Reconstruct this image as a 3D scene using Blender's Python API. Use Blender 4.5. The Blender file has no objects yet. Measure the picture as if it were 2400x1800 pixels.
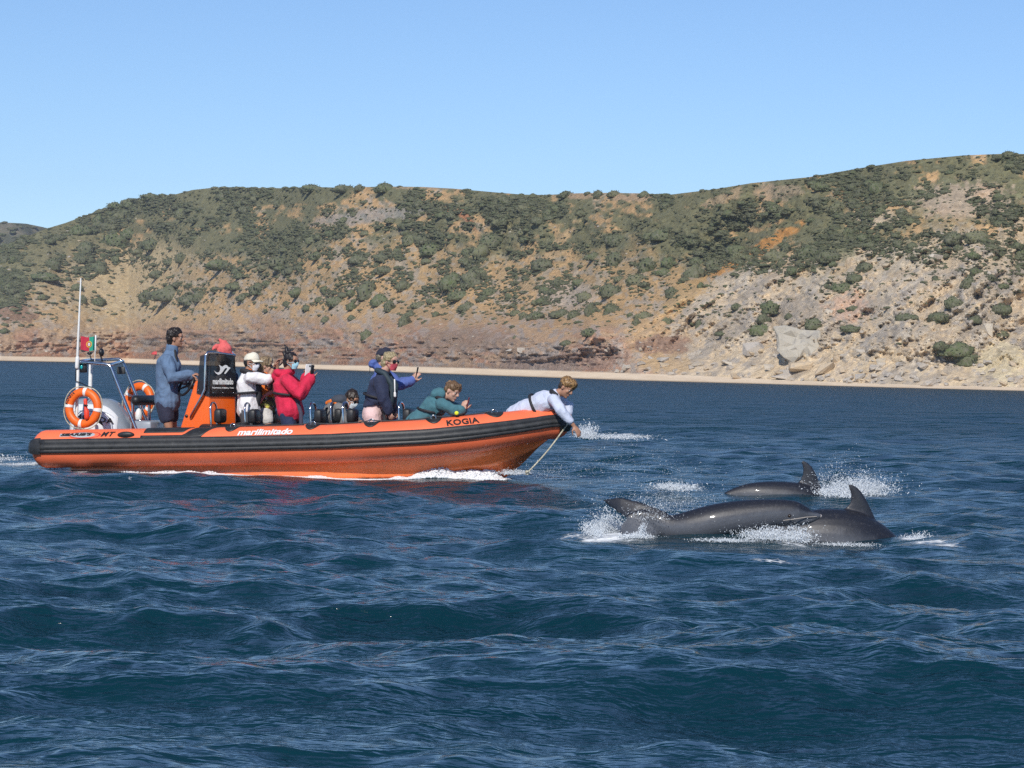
import bpy, math, random
import numpy as np
from mathutils import Matrix, Vector

random.seed(7)
rng = np.random.default_rng(11)
S = bpy.context.scene
COL = S.collection
R = math.radians

# ------------------------------------------------------------------ camera, sky, sun, exposure
FPX, CAMH, PITCH, ROLL = 6800.0, 1.45, R(0.379), R(1.2)     # focal length in pixels of a 2400 wide frame
cam_d = bpy.data.cameras.new('camera')
cam_d.sensor_fit = 'HORIZONTAL'
cam_d.sensor_width = 36.0
cam_d.lens = 36.0 * FPX / 2400.0
cam_d.clip_start = 0.5
cam_d.clip_end = 20000
cam = bpy.data.objects.new('camera', cam_d)
COL.objects.link(cam)
CAM_M = Matrix.Translation((0, 0, CAMH)) @ Matrix.Rotation(R(90) - PITCH, 4, 'X') @ Matrix.Rotation(ROLL, 4, 'Z')
cam.matrix_world = CAM_M
S.camera = cam

SUN_EL, SUN_AZ = 38.5, 192.0          # degrees; azimuth clockwise from +Y (the view direction)
w = bpy.data.worlds.new('World')
S.world = w
w.use_nodes = True
nt = w.node_tree
nt.nodes.clear()
sky = nt.nodes.new('ShaderNodeTexSky')
sky.sky_type = 'NISHITA'
sky.sun_disc = False
sky.sun_elevation = R(SUN_EL)
sky.sun_rotation = R(SUN_AZ)
sky.altitude = 0
sky.air_density = 0.7
sky.dust_density = 0.0
sky.ozone_density = 5.8
bgn = nt.nodes.new('ShaderNodeBackground')
bgn.inputs['Strength'].default_value = 0.122
outn = nt.nodes.new('ShaderNodeOutputWorld')
nt.links.new(sky.outputs[0], bgn.inputs['Color'])
nt.links.new(bgn.outputs[0], outn.inputs['Surface'])

sun_d = bpy.data.lights.new('sun', 'SUN')
sun_d.energy = 4.0
sun_d.angle = R(0.53)
sun_d.color = (1.0, 0.94, 0.86)
sun = bpy.data.objects.new('sun', sun_d)
COL.objects.link(sun)
_d = Vector((math.sin(R(SUN_AZ)) * math.cos(R(SUN_EL)), math.cos(R(SUN_AZ)) * math.cos(R(SUN_EL)), math.sin(R(SUN_EL))))
sun.rotation_euler = (-_d).to_track_quat('-Z', 'Y').to_euler()
sun.location = (-20, -30, 60)

S.view_settings.view_transform = 'Standard'
S.view_settings.look = 'None'
S.view_settings.exposure = 0.0
S.view_settings.gamma = 1.0
S.view_settings.use_curve_mapping = False
S.render.engine = 'CYCLES'
S.cycles.use_denoising = False
S.cycles.max_bounces = 8
S.cycles.sample_clamp_indirect = 3
S.cycles.blur_glossy = 4

# ------------------------------------------------------------------ helpers
V3 = lambda *a: np.array(a, dtype=float)
def unit(v):
    v = np.asarray(v, float)
    return v / max(np.linalg.norm(v), 1e-9)

_CM = np.array(CAM_M)
def ray(px, py):
    """Direction in the world of a pixel of the 2400 x 1800 frame, y component 1."""
    px = np.asarray(px, float); py = np.asarray(py, float)
    c = np.stack([(px - 1200) / FPX, (900 - py) / FPX, -np.ones_like(px + py)], -1)
    d = c @ _CM[:3, :3].T
    return d / d[..., 1:2]
def at(px, py, Y):
    return ray(px, py) * np.asarray(Y, float)[..., None] + V3(0, 0, CAMH)
def horizon(px):
    return 855 + (np.asarray(px, float) - 1200) * math.tan(ROLL)

def _hash(ix, iy, iz, seed):
    h = (ix.astype(np.int64) * 374761393 + iy.astype(np.int64) * 668265263 + iz.astype(np.int64) * 2147483647 + seed * 1013904223) & 0xffffffff
    h = ((h ^ (h >> 13)) * 1274126177) & 0xffffffff
    h = ((h ^ (h >> 16)) * 2246822519) & 0xffffffff
    return ((h ^ (h >> 15)) & 0xffffff) / float(0xffffff)
def vnoise(x, y, z=0.0, seed=0):
    x, y, z = np.broadcast_arrays(np.asarray(x, float), np.asarray(y, float), np.asarray(z, float))
    fx, fy, fz = np.floor(x), np.floor(y), np.floor(z)
    tx, ty, tz = x - fx, y - fy, z - fz
    tx = tx * tx * (3 - 2 * tx); ty = ty * ty * (3 - 2 * ty); tz = tz * tz * (3 - 2 * tz)
    o = 0
    for a in (0, 1):
        wx = tx if a else 1 - tx
        for b in (0, 1):
            wy = ty if b else 1 - ty
            for c in (0, 1):
                wz = tz if c else 1 - tz
                o = o + wx * wy * wz * _hash(fx + a, fy + b, fz + c, seed)
    return o * 2 - 1
def noise2(x, y, seed=0):
    x, y = np.broadcast_arrays(np.asarray(x, float), np.asarray(y, float))
    fx, fy = np.floor(x), np.floor(y)
    tx, ty = x - fx, y - fy
    tx = tx * tx * (3 - 2 * tx); ty = ty * ty * (3 - 2 * ty)
    z = np.zeros_like(fx)
    h = lambda a, b: _hash(fx + a, fy + b, z, seed)
    return ((h(0, 0) * (1 - tx) + h(1, 0) * tx) * (1 - ty) + (h(0, 1) * (1 - tx) + h(1, 1) * tx) * ty) * 2 - 1
def fbm2(x, y, oct=4, seed=0, gain=0.5):
    o, a = 0, 1.0
    for k in range(oct):
        o = o + a * noise2(x * 2 ** k + 17.3 * k, y * 2 ** k - 9.1 * k, seed + k)
        a *= gain
    return o
def sstep(a, b, x):
    t = np.clip((np.asarray(x, float) - a) / (b - a), 0, 1)
    return t * t * (3 - 2 * t)

def np_mesh(name, verts, quads=None, tris=None, smooth=True):
    m = bpy.data.meshes.new(name)
    verts = np.asarray(verts, np.float32)
    nq = 0 if quads is None else len(quads)
    ntr = 0 if tris is None else len(tris)
    m.vertices.add(len(verts)); m.vertices.foreach_set('co', verts.ravel())
    idx = []
    if nq: idx.append(np.asarray(quads, np.int32).ravel())
    if ntr: idx.append(np.asarray(tris, np.int32).ravel())
    idx = np.concatenate(idx)
    m.loops.add(len(idx)); m.loops.foreach_set('vertex_index', idx)
    m.polygons.add(nq + ntr)
    st = np.concatenate([np.arange(nq) * 4, nq * 4 + np.arange(ntr) * 3]).astype(np.int32)
    m.polygons.foreach_set('loop_start', st)
    m.update(calc_edges=True)
    m.validate()
    if smooth:
        m.polygons.foreach_set('use_smooth', np.ones(nq + ntr, bool))
    return m
def grid_quads(nr, nc):
    i = np.arange(nr * nc).reshape(nr, nc)
    return np.stack([i[:-1, :-1], i[:-1, 1:], i[1:, 1:], i[1:, :-1]], -1).reshape(-1, 4)
def add_attr(m, name, data, typ='FLOAT'):
    a = m.attributes.new(name, typ, 'POINT')
    data = np.asarray(data, np.float32)
    if typ == 'FLOAT': a.data.foreach_set('value', data.ravel())
    elif typ == 'FLOAT_COLOR':
        if data.shape[1] == 3: data = np.concatenate([data, np.ones((len(data), 1), np.float32)], 1)
        a.data.foreach_set('color', data.ravel())
    else: a.data.foreach_set('vector', data.ravel())

def link(name, mesh, mat=None, parent=None, loc=None, rotz=None):
    o = bpy.data.objects.new(name, mesh)
    COL.objects.link(o)
    if mat is not None and mesh is not None:
        mesh.materials.clear()
        for mm in (mat if isinstance(mat, (list, tuple)) else [mat]): mesh.materials.append(mm)
    if parent is not None: o.parent = parent
    if loc is not None: o.location = [float(c) for c in loc]
    if rotz is not None: o.rotation_euler = (0, 0, rotz)
    return o
def tag(o, label=None, cat=None, group=None, kind=None):
    if label: o['label'] = label
    if cat: o['category'] = cat
    if group: o['group'] = group
    if kind: o['kind'] = kind
    return o
def empty(name, loc=(0, 0, 0), rotz=0.0):
    o = bpy.data.objects.new(name, None)
    o.empty_display_size = 0.2
    COL.objects.link(o)
    o.location = [float(c) for c in loc]; o.rotation_euler = (0, 0, rotz)
    return o

class MB:
    """Collects shapes into one mesh."""
    def __init__(s): s.v, s.f, s.sm = [], [], []
    def add(s, verts, faces, smooth=True):
        b = len(s.v)
        s.v.extend([tuple(map(float, p)) for p in verts])
        for f in faces:
            s.f.append(tuple(b + i for i in f)); s.sm.append(smooth)
        return s
    def ring_loft(s, rings, cap=True, closed=True, smooth=True):
        n = len(rings[0]); vs = [p for r in rings for p in r]; fs = []
        for i in range(len(rings) - 1):
            for j in range(n if closed else n - 1):
                k = (j + 1) % n
                fs.append((i * n + j, i * n + k, (i + 1) * n + k, (i + 1) * n + j))
        s.add(vs, fs, smooth)
        if cap and closed:
            b = len(s.v) - len(vs)
            for off, rev in ((0, True), ((len(rings) - 1) * n, False)):
                ring = [b + off + j for j in range(n)]
                s.f.append(tuple(reversed(ring) if rev else ring)); s.sm.append(False)
        return s
    def tube(s, pts, rad, n=10, round_ends=True, cap=True):
        pts = [np.asarray(p, float) for p in pts]
        if not isinstance(rad, (list, tuple, np.ndarray)): rad = [rad] * len(pts)
        rad = list(rad)
        T = []
        for i in range(len(pts)):
            a = pts[max(i - 1, 0)]; b = pts[min(i + 1, len(pts) - 1)]
            T.append(unit(b - a))
        up = V3(0, 0, 1) if abs(T[0][2]) < 0.9 else V3(1, 0, 0)
        N = unit(np.cross(T[0], up)); rings = []
        P2, R2, T2 = list(pts), rad, T
        if round_ends:
            P2, R2, T2 = [], [], []
            for a in (80, 55, 30): P2.append(pts[0] - T[0] * rad[0] * math.sin(R(a))); R2.append(rad[0] * math.cos(R(a))); T2.append(T[0])
            P2 += pts; R2 += rad; T2 += T
            for a in (30, 55, 80): P2.append(pts[-1] + T[-1] * rad[-1] * math.sin(R(a))); R2.append(rad[-1] * math.cos(R(a))); T2.append(T[-1])
        for p, r_, t in zip(P2, R2, T2):
            N = unit(N - t * np.dot(N, t)); Bn = np.cross(t, N)
            rings.append([p + r_ * (math.cos(2 * math.pi * j / n) * N + math.sin(2 * math.pi * j / n) * Bn) for j in range(n)])
        return s.ring_loft(rings, cap)
    def sweep(s, pts, side, a, b, n=18, power=2.0):
        """Elliptic sections of half width a along `side` and half depth b, rounded at both ends."""
        pts = [np.asarray(p, float) for p in pts]; rings = []
        m = len(pts)
        if not isinstance(side, list): side = [side] * m
        ax = []
        for i in range(m):
            t = unit(pts[min(i + 1, m - 1)] - pts[max(i - 1, 0)])
            sd = unit(np.asarray(side[i], float) - t * np.dot(side[i], t)); ax.append((t, sd, np.cross(t, sd)))
        def ring(p, i, k):
            t, sd, dp = ax[i]; o = []
            for j in range(n):
                c, q = math.cos(2 * math.pi * j / n), math.sin(2 * math.pi * j / n)
                e = 2.0 / power
                o.append(p + sd * a[i] * k * math.copysign(abs(c) ** e, c) + dp * b[i] * k * math.copysign(abs(q) ** e, q))
            return o
        for d in (80, 50, 25): rings.append(ring(pts[0] - ax[0][0] * min(a[0], b[0]) * math.sin(R(d)), 0, math.cos(R(d))))
        for i in range(m): rings.append(ring(pts[i], i, 1))
        for d in (25, 50, 80): rings.append(ring(pts[-1] + ax[-1][0] * min(a[-1], b[-1]) * math.sin(R(d)), m - 1, math.cos(R(d))))
        return s.ring_loft(rings)
    def ell(s, c, ax, n=14, m=9):
        c = np.asarray(c, float); A = [np.asarray(q, float) for q in ax]; rings = []
        for i in range(m):
            t = math.pi * (i + 0.35) / (m - 0.3)
            rings.append([c + A[2] * math.cos(t) + math.sin(t) * (A[0] * math.cos(2 * math.pi * j / n) + A[1] * math.sin(2 * math.pi * j / n)) for j in range(n)])
        return s.ring_loft(rings)
    def ball(s, c, r, n=12, m=8): return s.ell(c, (V3(r, 0, 0), V3(0, r, 0), V3(0, 0, r)), n, m)
    def box(s, c, size, ax=None, bev=0.0):
        c = np.asarray(c, float); h = np.asarray(size, float) / 2
        A = np.eye(3) if ax is None else np.array([unit(q) for q in ax])
        if bev <= 0:
            vs = [c + A[0] * h[0] * i + A[1] * h[1] * j + A[2] * h[2] * k for i in (-1, 1) for j in (-1, 1) for k in (-1, 1)]
            fs = [(0, 1, 3, 2), (4, 6, 7, 5), (0, 4, 5, 1), (2, 3, 7, 6), (0, 2, 6, 4), (1, 5, 7, 3)]
            return s.add(vs, fs, False)
        b_ = min(bev, h.min() * 0.95); rings = []
        prof = [(-h[2], b_), (-h[2] + b_ * .3, b_ * .3), (-h[2] + b_, 0), (h[2] - b_, 0), (h[2] - b_ * .3, b_ * .3), (h[2], b_)]
        for z, ins in prof:
            x, y = h[0] - ins, h[1] - ins; r_ = []
            q = b_ * .6
            for sx, sy in ((1, 1), (-1, 1), (-1, -1), (1, -1)):
                pa = (sx * x, sy * (y - q)); pb = (sx * (x - q), sy * y); pm = (sx * (x - q * .3), sy * (y - q * .3))
                seq = (pa, pm, pb) if sx * sy > 0 else (pb, pm, pa)
                r_ += [c + A[0] * a + A[1] * d + A[2] * z for a, d in seq]
            rings.append(r_)
        return s.ring_loft(rings)
    def prism(s, poly, thick, org, ax, ay, az, smooth=False):
        """Flat polygon (2-D list) in the plane org + x*ax + y*ay, thickened along az."""
        org, ax, ay, az = [np.asarray(q, float) for q in (org, ax, ay, az)]
        a = [org + ax * p[0] + ay * p[1] for p in poly]; b = [p + az * thick for p in a]
        return s.ring_loft([a, b], True, True, smooth)
    def xform(s, M, T):
        s.v = [tuple(np.asarray(M) @ np.asarray(p) + np.asarray(T)) for p in s.v]; return s
    def mesh(s, name):
        m = bpy.data.meshes.new(name)
        m.from_pydata(s.v, [], s.f); m.update()
        m.polygons.foreach_set('use_smooth', np.array(s.sm, bool))
        return m
    def obj(s, name, mat, parent=None, loc=None, rotz=None): return link(name, s.mesh(name), mat, parent, loc, rotz)

def fuse(mb, name, voxel=0.01, smooth=3, fold=0.0, fold_scale=(9, 9, 5), seed=0, tilt=0.0):
    """One continuous skin round all the shapes of a builder; fold = height of cloth folds."""
    m0 = mb.mesh(name + '_raw')
    o = bpy.data.objects.new(name + '_raw', m0); COL.objects.link(o)
    r = o.modifiers.new('r', 'REMESH'); r.mode = 'VOXEL'; r.voxel_size = voxel; r.use_smooth_shade = True
    if smooth:
        q = o.modifiers.new('s', 'SMOOTH'); q.factor = 0.5; q.iterations = smooth
    dg = bpy.context.evaluated_depsgraph_get()
    m = bpy.data.meshes.new_from_object(o.evaluated_get(dg))
    m.name = name
    bpy.data.objects.remove(o); bpy.data.meshes.remove(m0)
    if fold > 0:
        n = len(m.vertices); co = np.empty(n * 3, np.float32); m.vertices.foreach_get('co', co); co = co.reshape(-1, 3).astype(float)
        no = np.empty(n * 3, np.float32); m.vertex_normals.foreach_get('vector', no); no = no.reshape(-1, 3)
        q = co * np.array(fold_scale)
        wx = vnoise(co[:, 0] * 4, co[:, 1] * 4, co[:, 2] * 4, seed + 5) * 1.2
        h = 1 - 2 * np.abs(vnoise(q[:, 0] + wx, q[:, 1], q[:, 2] + wx + tilt * q[:, 0], seed)) ** .8
        h = h * .6 + .5 * vnoise(q[:, 0] * 2.3, q[:, 1] * 2.3, q[:, 2] * 2.3 + wx * 2, seed + 1)
        co += no * (h * fold)[:, None]
        m.vertices.foreach_set('co', co.astype(np.float32).ravel()); m.update()
    m.polygons.foreach_set('use_smooth', np.ones(len(m.polygons), bool))
    return m

# ------------------------------------------------------------------ materials
def new_mat(name):
    m = bpy.data.materials.new(name); m.use_nodes = True
    n = m.node_tree.nodes; return m, n, m.node_tree.links, n['Principled BSDF']
def mixc(n, l, fac, a, b, mode='MIX'):
    x = n.new('ShaderNodeMix'); x.data_type = 'RGBA'; x.blend_type = mode
    for sock, val in ((x.inputs[0], fac), (x.inputs[6], a), (x.inputs[7], b)):
        if isinstance(val, (int, float)): sock.default_value = val
        elif isinstance(val, tuple): sock.default_value = (*val, 1)[:4]
        else: l.new(val, sock)
    return x.outputs[2]
def noise_n(n, l, scale, detail=4, rough=0.55, vec=None, dist=0.0):
    t = n.new('ShaderNodeTexNoise'); t.inputs['Scale'].default_value = scale; t.inputs['Detail'].default_value = detail
    t.inputs['Roughness'].default_value = rough; t.inputs['Distortion'].default_value = dist
    if vec is not None: l.new(vec, t.inputs['Vector'])
    return t.outputs['Fac']
def ramp(n, l, fac, a, b):
    x = n.new('ShaderNodeMapRange'); x.inputs['From Min'].default_value = a; x.inputs['From Max'].default_value = b
    x.interpolation_type = 'SMOOTHSTEP'; l.new(fac, x.inputs['Value']); return x.outputs[0]
def math_n(n, l, op, a, b):
    x = n.new('ShaderNodeMath'); x.operation = op
    for i, val in enumerate((a, b)):
        if isinstance(val, (int, float)): x.inputs[i].default_value = val
        else: l.new(val, x.inputs[i])
    return x.outputs[0]
def bump_n(n, l, h, strength, dist, normal=None):
    b = n.new('ShaderNodeBump'); b.inputs['Strength'].default_value = strength; b.inputs['Distance'].default_value = dist
    l.new(h, b.inputs['Height'])
    if normal is not None: l.new(normal, b.inputs['Normal'])
    return b.outputs[0]
def plain(name, col, rough=0.5, var=0.12, scale=6.0, bump=0.0, bscale=40.0, metal=0.0, coat=0.0, spec=None, dirt=None, dirt_amt=0.3, sheen=0.0):
    m, n, l, p = new_mat(name)
    tc = n.new('ShaderNodeTexCoord')
    f = noise_n(n, l, scale, 5, .6, tc.outputs['Object'])
    dark = tuple(c * (1 - var) for c in col); lite = tuple(min(1, c * (1 + var)) for c in col)
    c = mixc(n, l, ramp(n, l, f, .3, .7), dark, lite)
    if dirt is not None:
        f2 = noise_n(n, l, scale * 2.7, 6, .7, tc.outputs['Object'], 1.0)
        c = mixc(n, l, math_n(n, l, 'MULTIPLY', ramp(n, l, f2, .5, .75), dirt_amt), c, dirt)
    l.new(c, p.inputs['Base Color'])
    r_ = n.new('ShaderNodeMapRange'); l.new(f, r_.inputs['Value']); r_.inputs['To Min'].default_value = max(rough - .08, .02); r_.inputs['To Max'].default_value = min(rough + .08, 1)
    l.new(r_.outputs[0], p.inputs['Roughness'])
    p.inputs['Metallic'].default_value = metal
    p.inputs['Coat Weight'].default_value = coat
    if spec is not None: p.inputs['Specular IOR Level'].default_value = spec
    if sheen: p.inputs['Sheen Weight'].default_value = sheen
    if bump > 0:
        l.new(bump_n(n, l, noise_n(n, l, bscale, 4, .6, tc.outputs['Object']), 1.0, bump), p.inputs['Normal'])
    return m

MAT = {}
MAT['tube'] = plain('orange_hypalon', (0.93, 0.185, 0.075), .42, .07, 2.2, .0012, 60, dirt=(.66, .17, .09), dirt_amt=.5)
MAT['hull'] = plain('orange_gelcoat', (0.86, 0.20, 0.05), .25, .10, 2.5, .001, 9, coat=.3, dirt=(.50, .16, .045), dirt_amt=.6)
MAT['console'] = plain('orange_fibreglass', (0.88, 0.14, 0.012), .3, .05, 3, .0006, 20, coat=.2)
MAT['rubber'] = plain('black_rubber', (0.022, 0.023, 0.025), .5, .3, 8, .0012, 70, dirt=(.09, .09, .085), dirt_amt=.35)
MAT['rubber_grey'] = plain('grey_rubber', (0.038, 0.040, 0.042), .55, .25, 8, .001, 70, dirt=(.12, .12, .115), dirt_amt=.4)
MAT['pad'] = plain('black_vinyl', (0.016, 0.017, 0.019), .45, .2, 12, .001, 120)
MAT['steel'] = plain('polished_steel', (0.56, 0.57, 0.60), .16, .06, 20, 0, metal=1.0)
MAT['white_pole'] = plain('white_painted_pole', (0.82, 0.82, 0.79), .3, .04, 10)
MAT['plastic'] = plain('black_plastic', (0.015, 0.015, 0.017), .35, .2, 20)
MAT['white'] = plain('white_paint', (0.82, 0.82, 0.80), .4, .03, 10)
MAT['ink'] = plain('black_lettering', (0.02, 0.018, 0.02), .5, .2, 20)
MAT['deck'] = plain('grey_deck', (0.30, 0.31, 0.32), .6, .12, 6, .001, 200)
MAT['cowl'] = plain('white_engine_cowl', (0.74, 0.77, 0.80), .25, .04, 5, coat=.4)
MAT['cowl_grey'] = plain('silver_engine_trim', (0.27, 0.31, 0.36), .35, .08, 5, coat=.3)
MAT['logo_grey'] = plain('grey_logo_print', (0.42, 0.45, 0.48), .5, .05, 20)
MAT['logo_red'] = plain('red_logo_print', (0.6, 0.02, 0.03), .5, .05, 20)
MAT['rope'] = plain('pale_rope', (0.50, 0.47, 0.36), .85, .3, 40, .002, 200)
MAT['rope_dark'] = plain('dark_rope', (0.05, 0.05, 0.055), .85, .3, 40, .002, 200)
MAT['ring'] = plain('orange_lifebuoy', (0.86, 0.15, 0.012), .45, .07, 6, .001, 50, dirt=(.4, .09, .02), dirt_amt=.2)
MAT['skin'] = None

def skin_mat(name, col):
    m, n, l, p = new_mat(name)
    tc = n.new('ShaderNodeTexCoord')
    f = noise_n(n, l, 14, 4, .6, tc.outputs['Object'])
    c = mixc(n, l, ramp(n, l, f, .3, .7), tuple(k * .85 for k in col), col)
    l.new(c, p.inputs['Base Color']); p.inputs['Roughness'].default_value = .5
    p.inputs['Subsurface Weight'].default_value = .08
    p.inputs['Subsurface Radius'].default_value = (.02, .008, .004)
    return m
def cloth(name, col, var=.1, rough=.85, bump=.0015): return plain(name, col, rough, var, 9, .011, 16, sheen=.03)
def hair_mat(name, a, b):
    m, n, l, p = new_mat(name)
    tc = n.new('ShaderNodeTexCoord')
    mp = n.new('ShaderNodeMapping'); mp.inputs['Scale'].default_value = (1, 1, .35); l.new(tc.outputs['Object'], mp.inputs[0])
    f = noise_n(n, l, 60, 4, .65, mp.outputs[0])
    l.new(mixc(n, l, ramp(n, l, f, .35, .65), a, b), p.inputs['Base Color']); p.inputs['Roughness'].default_value = .45
    l.new(bump_n(n, l, f, .8, .006), p.inputs['Normal'])
    return m
def glass_mat(name, col, alpha):
    m, n, l, p = new_mat(name)
    p.inputs['Base Color'].default_value = (*col, 1); p.inputs['Roughness'].default_value = .05
    p.inputs['Alpha'].default_value = alpha
    return m

# ------------------------------------------------------------------ the boat's frame (needed by the sea for its wake)
BO, BA = V3(-6.0, 39.24, 0.0), R(-14)
BR = np.array([[math.cos(BA), -math.sin(BA), 0], [math.sin(BA), math.cos(BA), 0], [0, 0, 1]])
def B(px, py, yb):
    """Boat coordinates of the point that a pixel shows on the lengthwise plane y = yb."""
    c = BR.T @ (V3(0, 0, CAMH) - BO); d = BR.T @ ray(px, py)
    return c + d * (yb - c[1]) / d[1]
def b2w(p): return BR @ np.asarray(p, float) + BO

KX = [0.0, 2.5, 4.8, 5.7, 6.13, 6.35, 6.58, 6.75]
KZ = [-.30, -.33, -.33, -.20, -.02, .17, .41, .56]
def hull_half(x):                       # half breadth of the hull at the water
    return np.where(x < 6.13, .98 * np.clip(1 - (np.clip(x - 2.6, 0, None) / 3.55) ** 2.4, 0, 1), 0)

# ------------------------------------------------------------------ the sea
WV = []
_r = np.random.default_rng(5)
for lam0, slope in ((9, .017), (5.5, .030), (3.2, .050), (1.9, .072), (1.1, .084), (.62, .088), (.36, .088), (.21, .085), (.125, .07)):
    N = 13
    for i in range(N):
        lam = lam0 * 2 ** _r.uniform(-.4, .4)
        spread = 34 if lam0 > 1.5 else 58
        th = R(-97 + _r.normal() * spread)          # running towards the camera, a little to the left
        k = 2 * math.pi / lam
        WV.append((k * math.cos(th), k * math.sin(th), k, slope * math.sqrt(2 / N) / k, _r.uniform(0, 2 * math.pi)))
CALM = []       # x, y, rx, ry, share of wave left, level
def calm(px, d, rx, ry, keep, lvl):
    CALM.append(((px - 1200) / FPX * d, d, rx, ry, keep, lvl))
calm(1570, 24.6, 1.0, 1.4, .42, .02)
calm(1990, 25.2, .75, 1.3, .38, -.07)
calm(1750, 22.4, 2.6, 1.2, .62, -.04)
calm(700, 36.2, 5.0, 1.6, .35, -.03)
calm(1810, 33.5, 1.6, 1.4, .35, -.01)
calm(1700, 30.0, 2.6, 2.2, .5, -.05)
calm(1200, 11.5, 6, 2.0, .75, 0)
def sea_z(x, y, dx=0.01, dy=0.01):
    x = np.asarray(x, float); y = np.asarray(y, float)
    z = np.zeros_like(x); ox = np.zeros_like(x); oy = np.zeros_like(x)
    for kx, ky, k, a, ph in WV:
        wt = (1 - sstep(1.3, 2.9, np.abs(ky) * dy)) * (1 - sstep(1.3, 2.9, np.abs(kx) * dx)) * np.ones_like(x)
        rows = np.nonzero(wt.reshape(wt.shape[0], -1).max(1) > 0)[0]
        if len(rows) == 0: continue
        r0, r1 = rows[0], rows[-1] + 1
        ph_ = kx * x[r0:r1] + ky * y[r0:r1] + ph
        w_ = wt[r0:r1] * a
        c, s_ = np.cos(ph_), np.sin(ph_)
        z[r0:r1] += w_ * c
        ox[r0:r1] -= w_ * s_ * kx / k * .75; oy[r0:r1] -= w_ * s_ * ky / k * .75
    # patches of stronger and weaker wind ripple
    keep = np.ones_like(x); lvl = np.zeros_like(x)
    for cx, cy, rx, ry, kp, lv in CALM:
        g = np.exp(-((x - cx) / rx) ** 2 - ((y - cy) / ry) ** 2)
        keep *= 1 - (1 - kp) * g; lvl += lv * g
    # round the boat
    bx = (x - BO[0]) * BR[0, 0] + (y - BO[1]) * BR[1, 0]; by = (x - BO[0]) * BR[0, 1] + (y - BO[1]) * BR[1, 1]
    g = np.exp(-(np.clip(np.abs(bx - 3.2) - 3.4, 0, None) / 1.2) ** 2 - (np.clip(np.abs(by) - .8, 0, None) / 1.3) ** 2)
    keep *= 1 - .62 * g; lvl = lvl - .03 * g
    hh = hull_half(bx)
    dist = np.abs(np.abs(by) - hh - .28)
    bow = np.exp(-(dist / .20) ** 2) * sstep(2.4, 3.6, bx) * (1 - sstep(6.1, 6.5, bx)) * (by < .2)
    lvl = lvl + bow * (.015 + .03 * np.exp(-((bx - 5.5) / .6) ** 2))
    return z * keep + lvl, ox * keep, oy * keep, bx, by

offs = []
o_ = 8.0
while o_ < 1130:
    offs.append(o_); o_ += 1.25 + .55 * min(1, o_ / 500) if o_ < 700 else 1.8
offs = [3.2, 4.0, 5.0, 6.2] + offs + [1150, 1250, 1400, 1700, 2300]
dY = FPX * CAMH / np.array(offs)
uc = np.concatenate([[-14000, -9000, -6000, -4000, -2600, -1700, -1100, -700, -450], np.arange(-260, 2661, 2.9), [2850, 3100, 3500, 4100, 5000, 6400, 8400, 11400, 16400]])
yy = np.repeat(dY[:, None], len(uc), 1)
xx = (uc[None, :] - 1200) / FPX * yy
sp_y = np.abs(np.gradient(dY))[:, None] * np.ones_like(xx)
sp_x = np.abs(np.gradient(uc))[None, :] / FPX * yy
zz, ox, oy, bxx, byy = sea_z(xx, yy, sp_x, sp_y)
edge = 1 - sstep(1500, 9000, np.abs(uc - 1200))[None, :]
zz = zz * edge
# foam laid down on the surface, 0..1
foam = np.zeros_like(xx)
hh = hull_half(bxx)
side = byy < .3
dist = np.abs(byy) - hh
nz = fbm2(bxx * 2.2, byy * 2.2, 4, 3)
bowf = sstep(2.0, 4.9, bxx) * (1 - sstep(5.7, 6.5, bxx + .35 * nz)) * side
foam = np.maximum(foam, bowf * (.55 + .9 * fbm2(bxx * 5, byy * 5, 3, 33)) * (1 - sstep(.04, .40 + .30 * nz + .25 * sstep(4.6, 5.6, bxx), np.abs(dist - .16))))
foam = np.maximum(foam, side * .8 * (1 - sstep(.05, .16, np.abs(dist - .16))) * sstep(-.6, .2, bxx) * (1 - sstep(2.3, 3.0, bxx + nz)) * sstep(-.25, .3, nz + .2))
wake = np.exp(-((byy + .1 + .06 * bxx) / .9) ** 2) * sstep(.3, -.5, bxx) * sstep(-16, -2, bxx)
foam = np.maximum(foam, wake * (.75 + .5 * nz))
def spot(px, py, rx, ry, amt, seed=0, d=None, sc=2.5):
    global foam
    d = FPX * CAMH / (py - float(horizon(px))) if d is None else d
    cx, cy = (px - 1200) / FPX * d, d
    n_ = fbm2(xx * sc, yy * sc * .6, 4, 20 + seed)
    q = ((xx - cx) / rx) ** 2 + ((yy - cy) / ry) ** 2
    foam = np.maximum(foam, amt * np.exp(-q) * (.75 + .9 * n_))
spot(1440, 1020, .55, 1.4, .95, 1); spot(1395, 1018, .25, .8, 1.0, 2); spot(1500, 1028, .4, .9, .7, 12)
spot(2330, 1068, .55, 1.2, .7, 3); spot(2395, 1070, .3, .8, .7, 13)
spot(1600, 1145, .30, .6, .72, 4); spot(1555, 1140, .25, .5, .6, 14)
spot(1990, 1155, .42, .6, 1.1, 5); spot(2060, 1165, .3, .5, .7, 15)
spot(1430, 1256, .34, .42, 1.15, 6); spot(1500, 1258, .26, .35, 1.1, 16); spot(1370, 1252, .22, .3, .8, 26)
spot(1800, 1258, .42, .4, 1.1, 7); spot(1880, 1272, .25, .3, .8, 17)
spot(2160, 1276, .30, .30, .8, 8); spot(2230, 1285, .3, .22, .62, 18); spot(2140, 1262, .14, .3, .8, 28)
spot(1830, 1322, .32, .12, .6, 9); spot(1960, 1332, .25, .10, .5, 19)
spot(760, 1216, .35, .16, .35, 10); spot(640, 1208, .2, .12, .3, 11)
spot(1745, 1022, .25, .6, .5, 21); spot(2000, 960, .5, 2.5, .5, 22); spot(2190, 962, .4, 2.0, .45, 23); spot(2320, 958, .4, 2.0, .4, 24); spot(1960, 1030, .25, .5, .4, 25)
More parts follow.
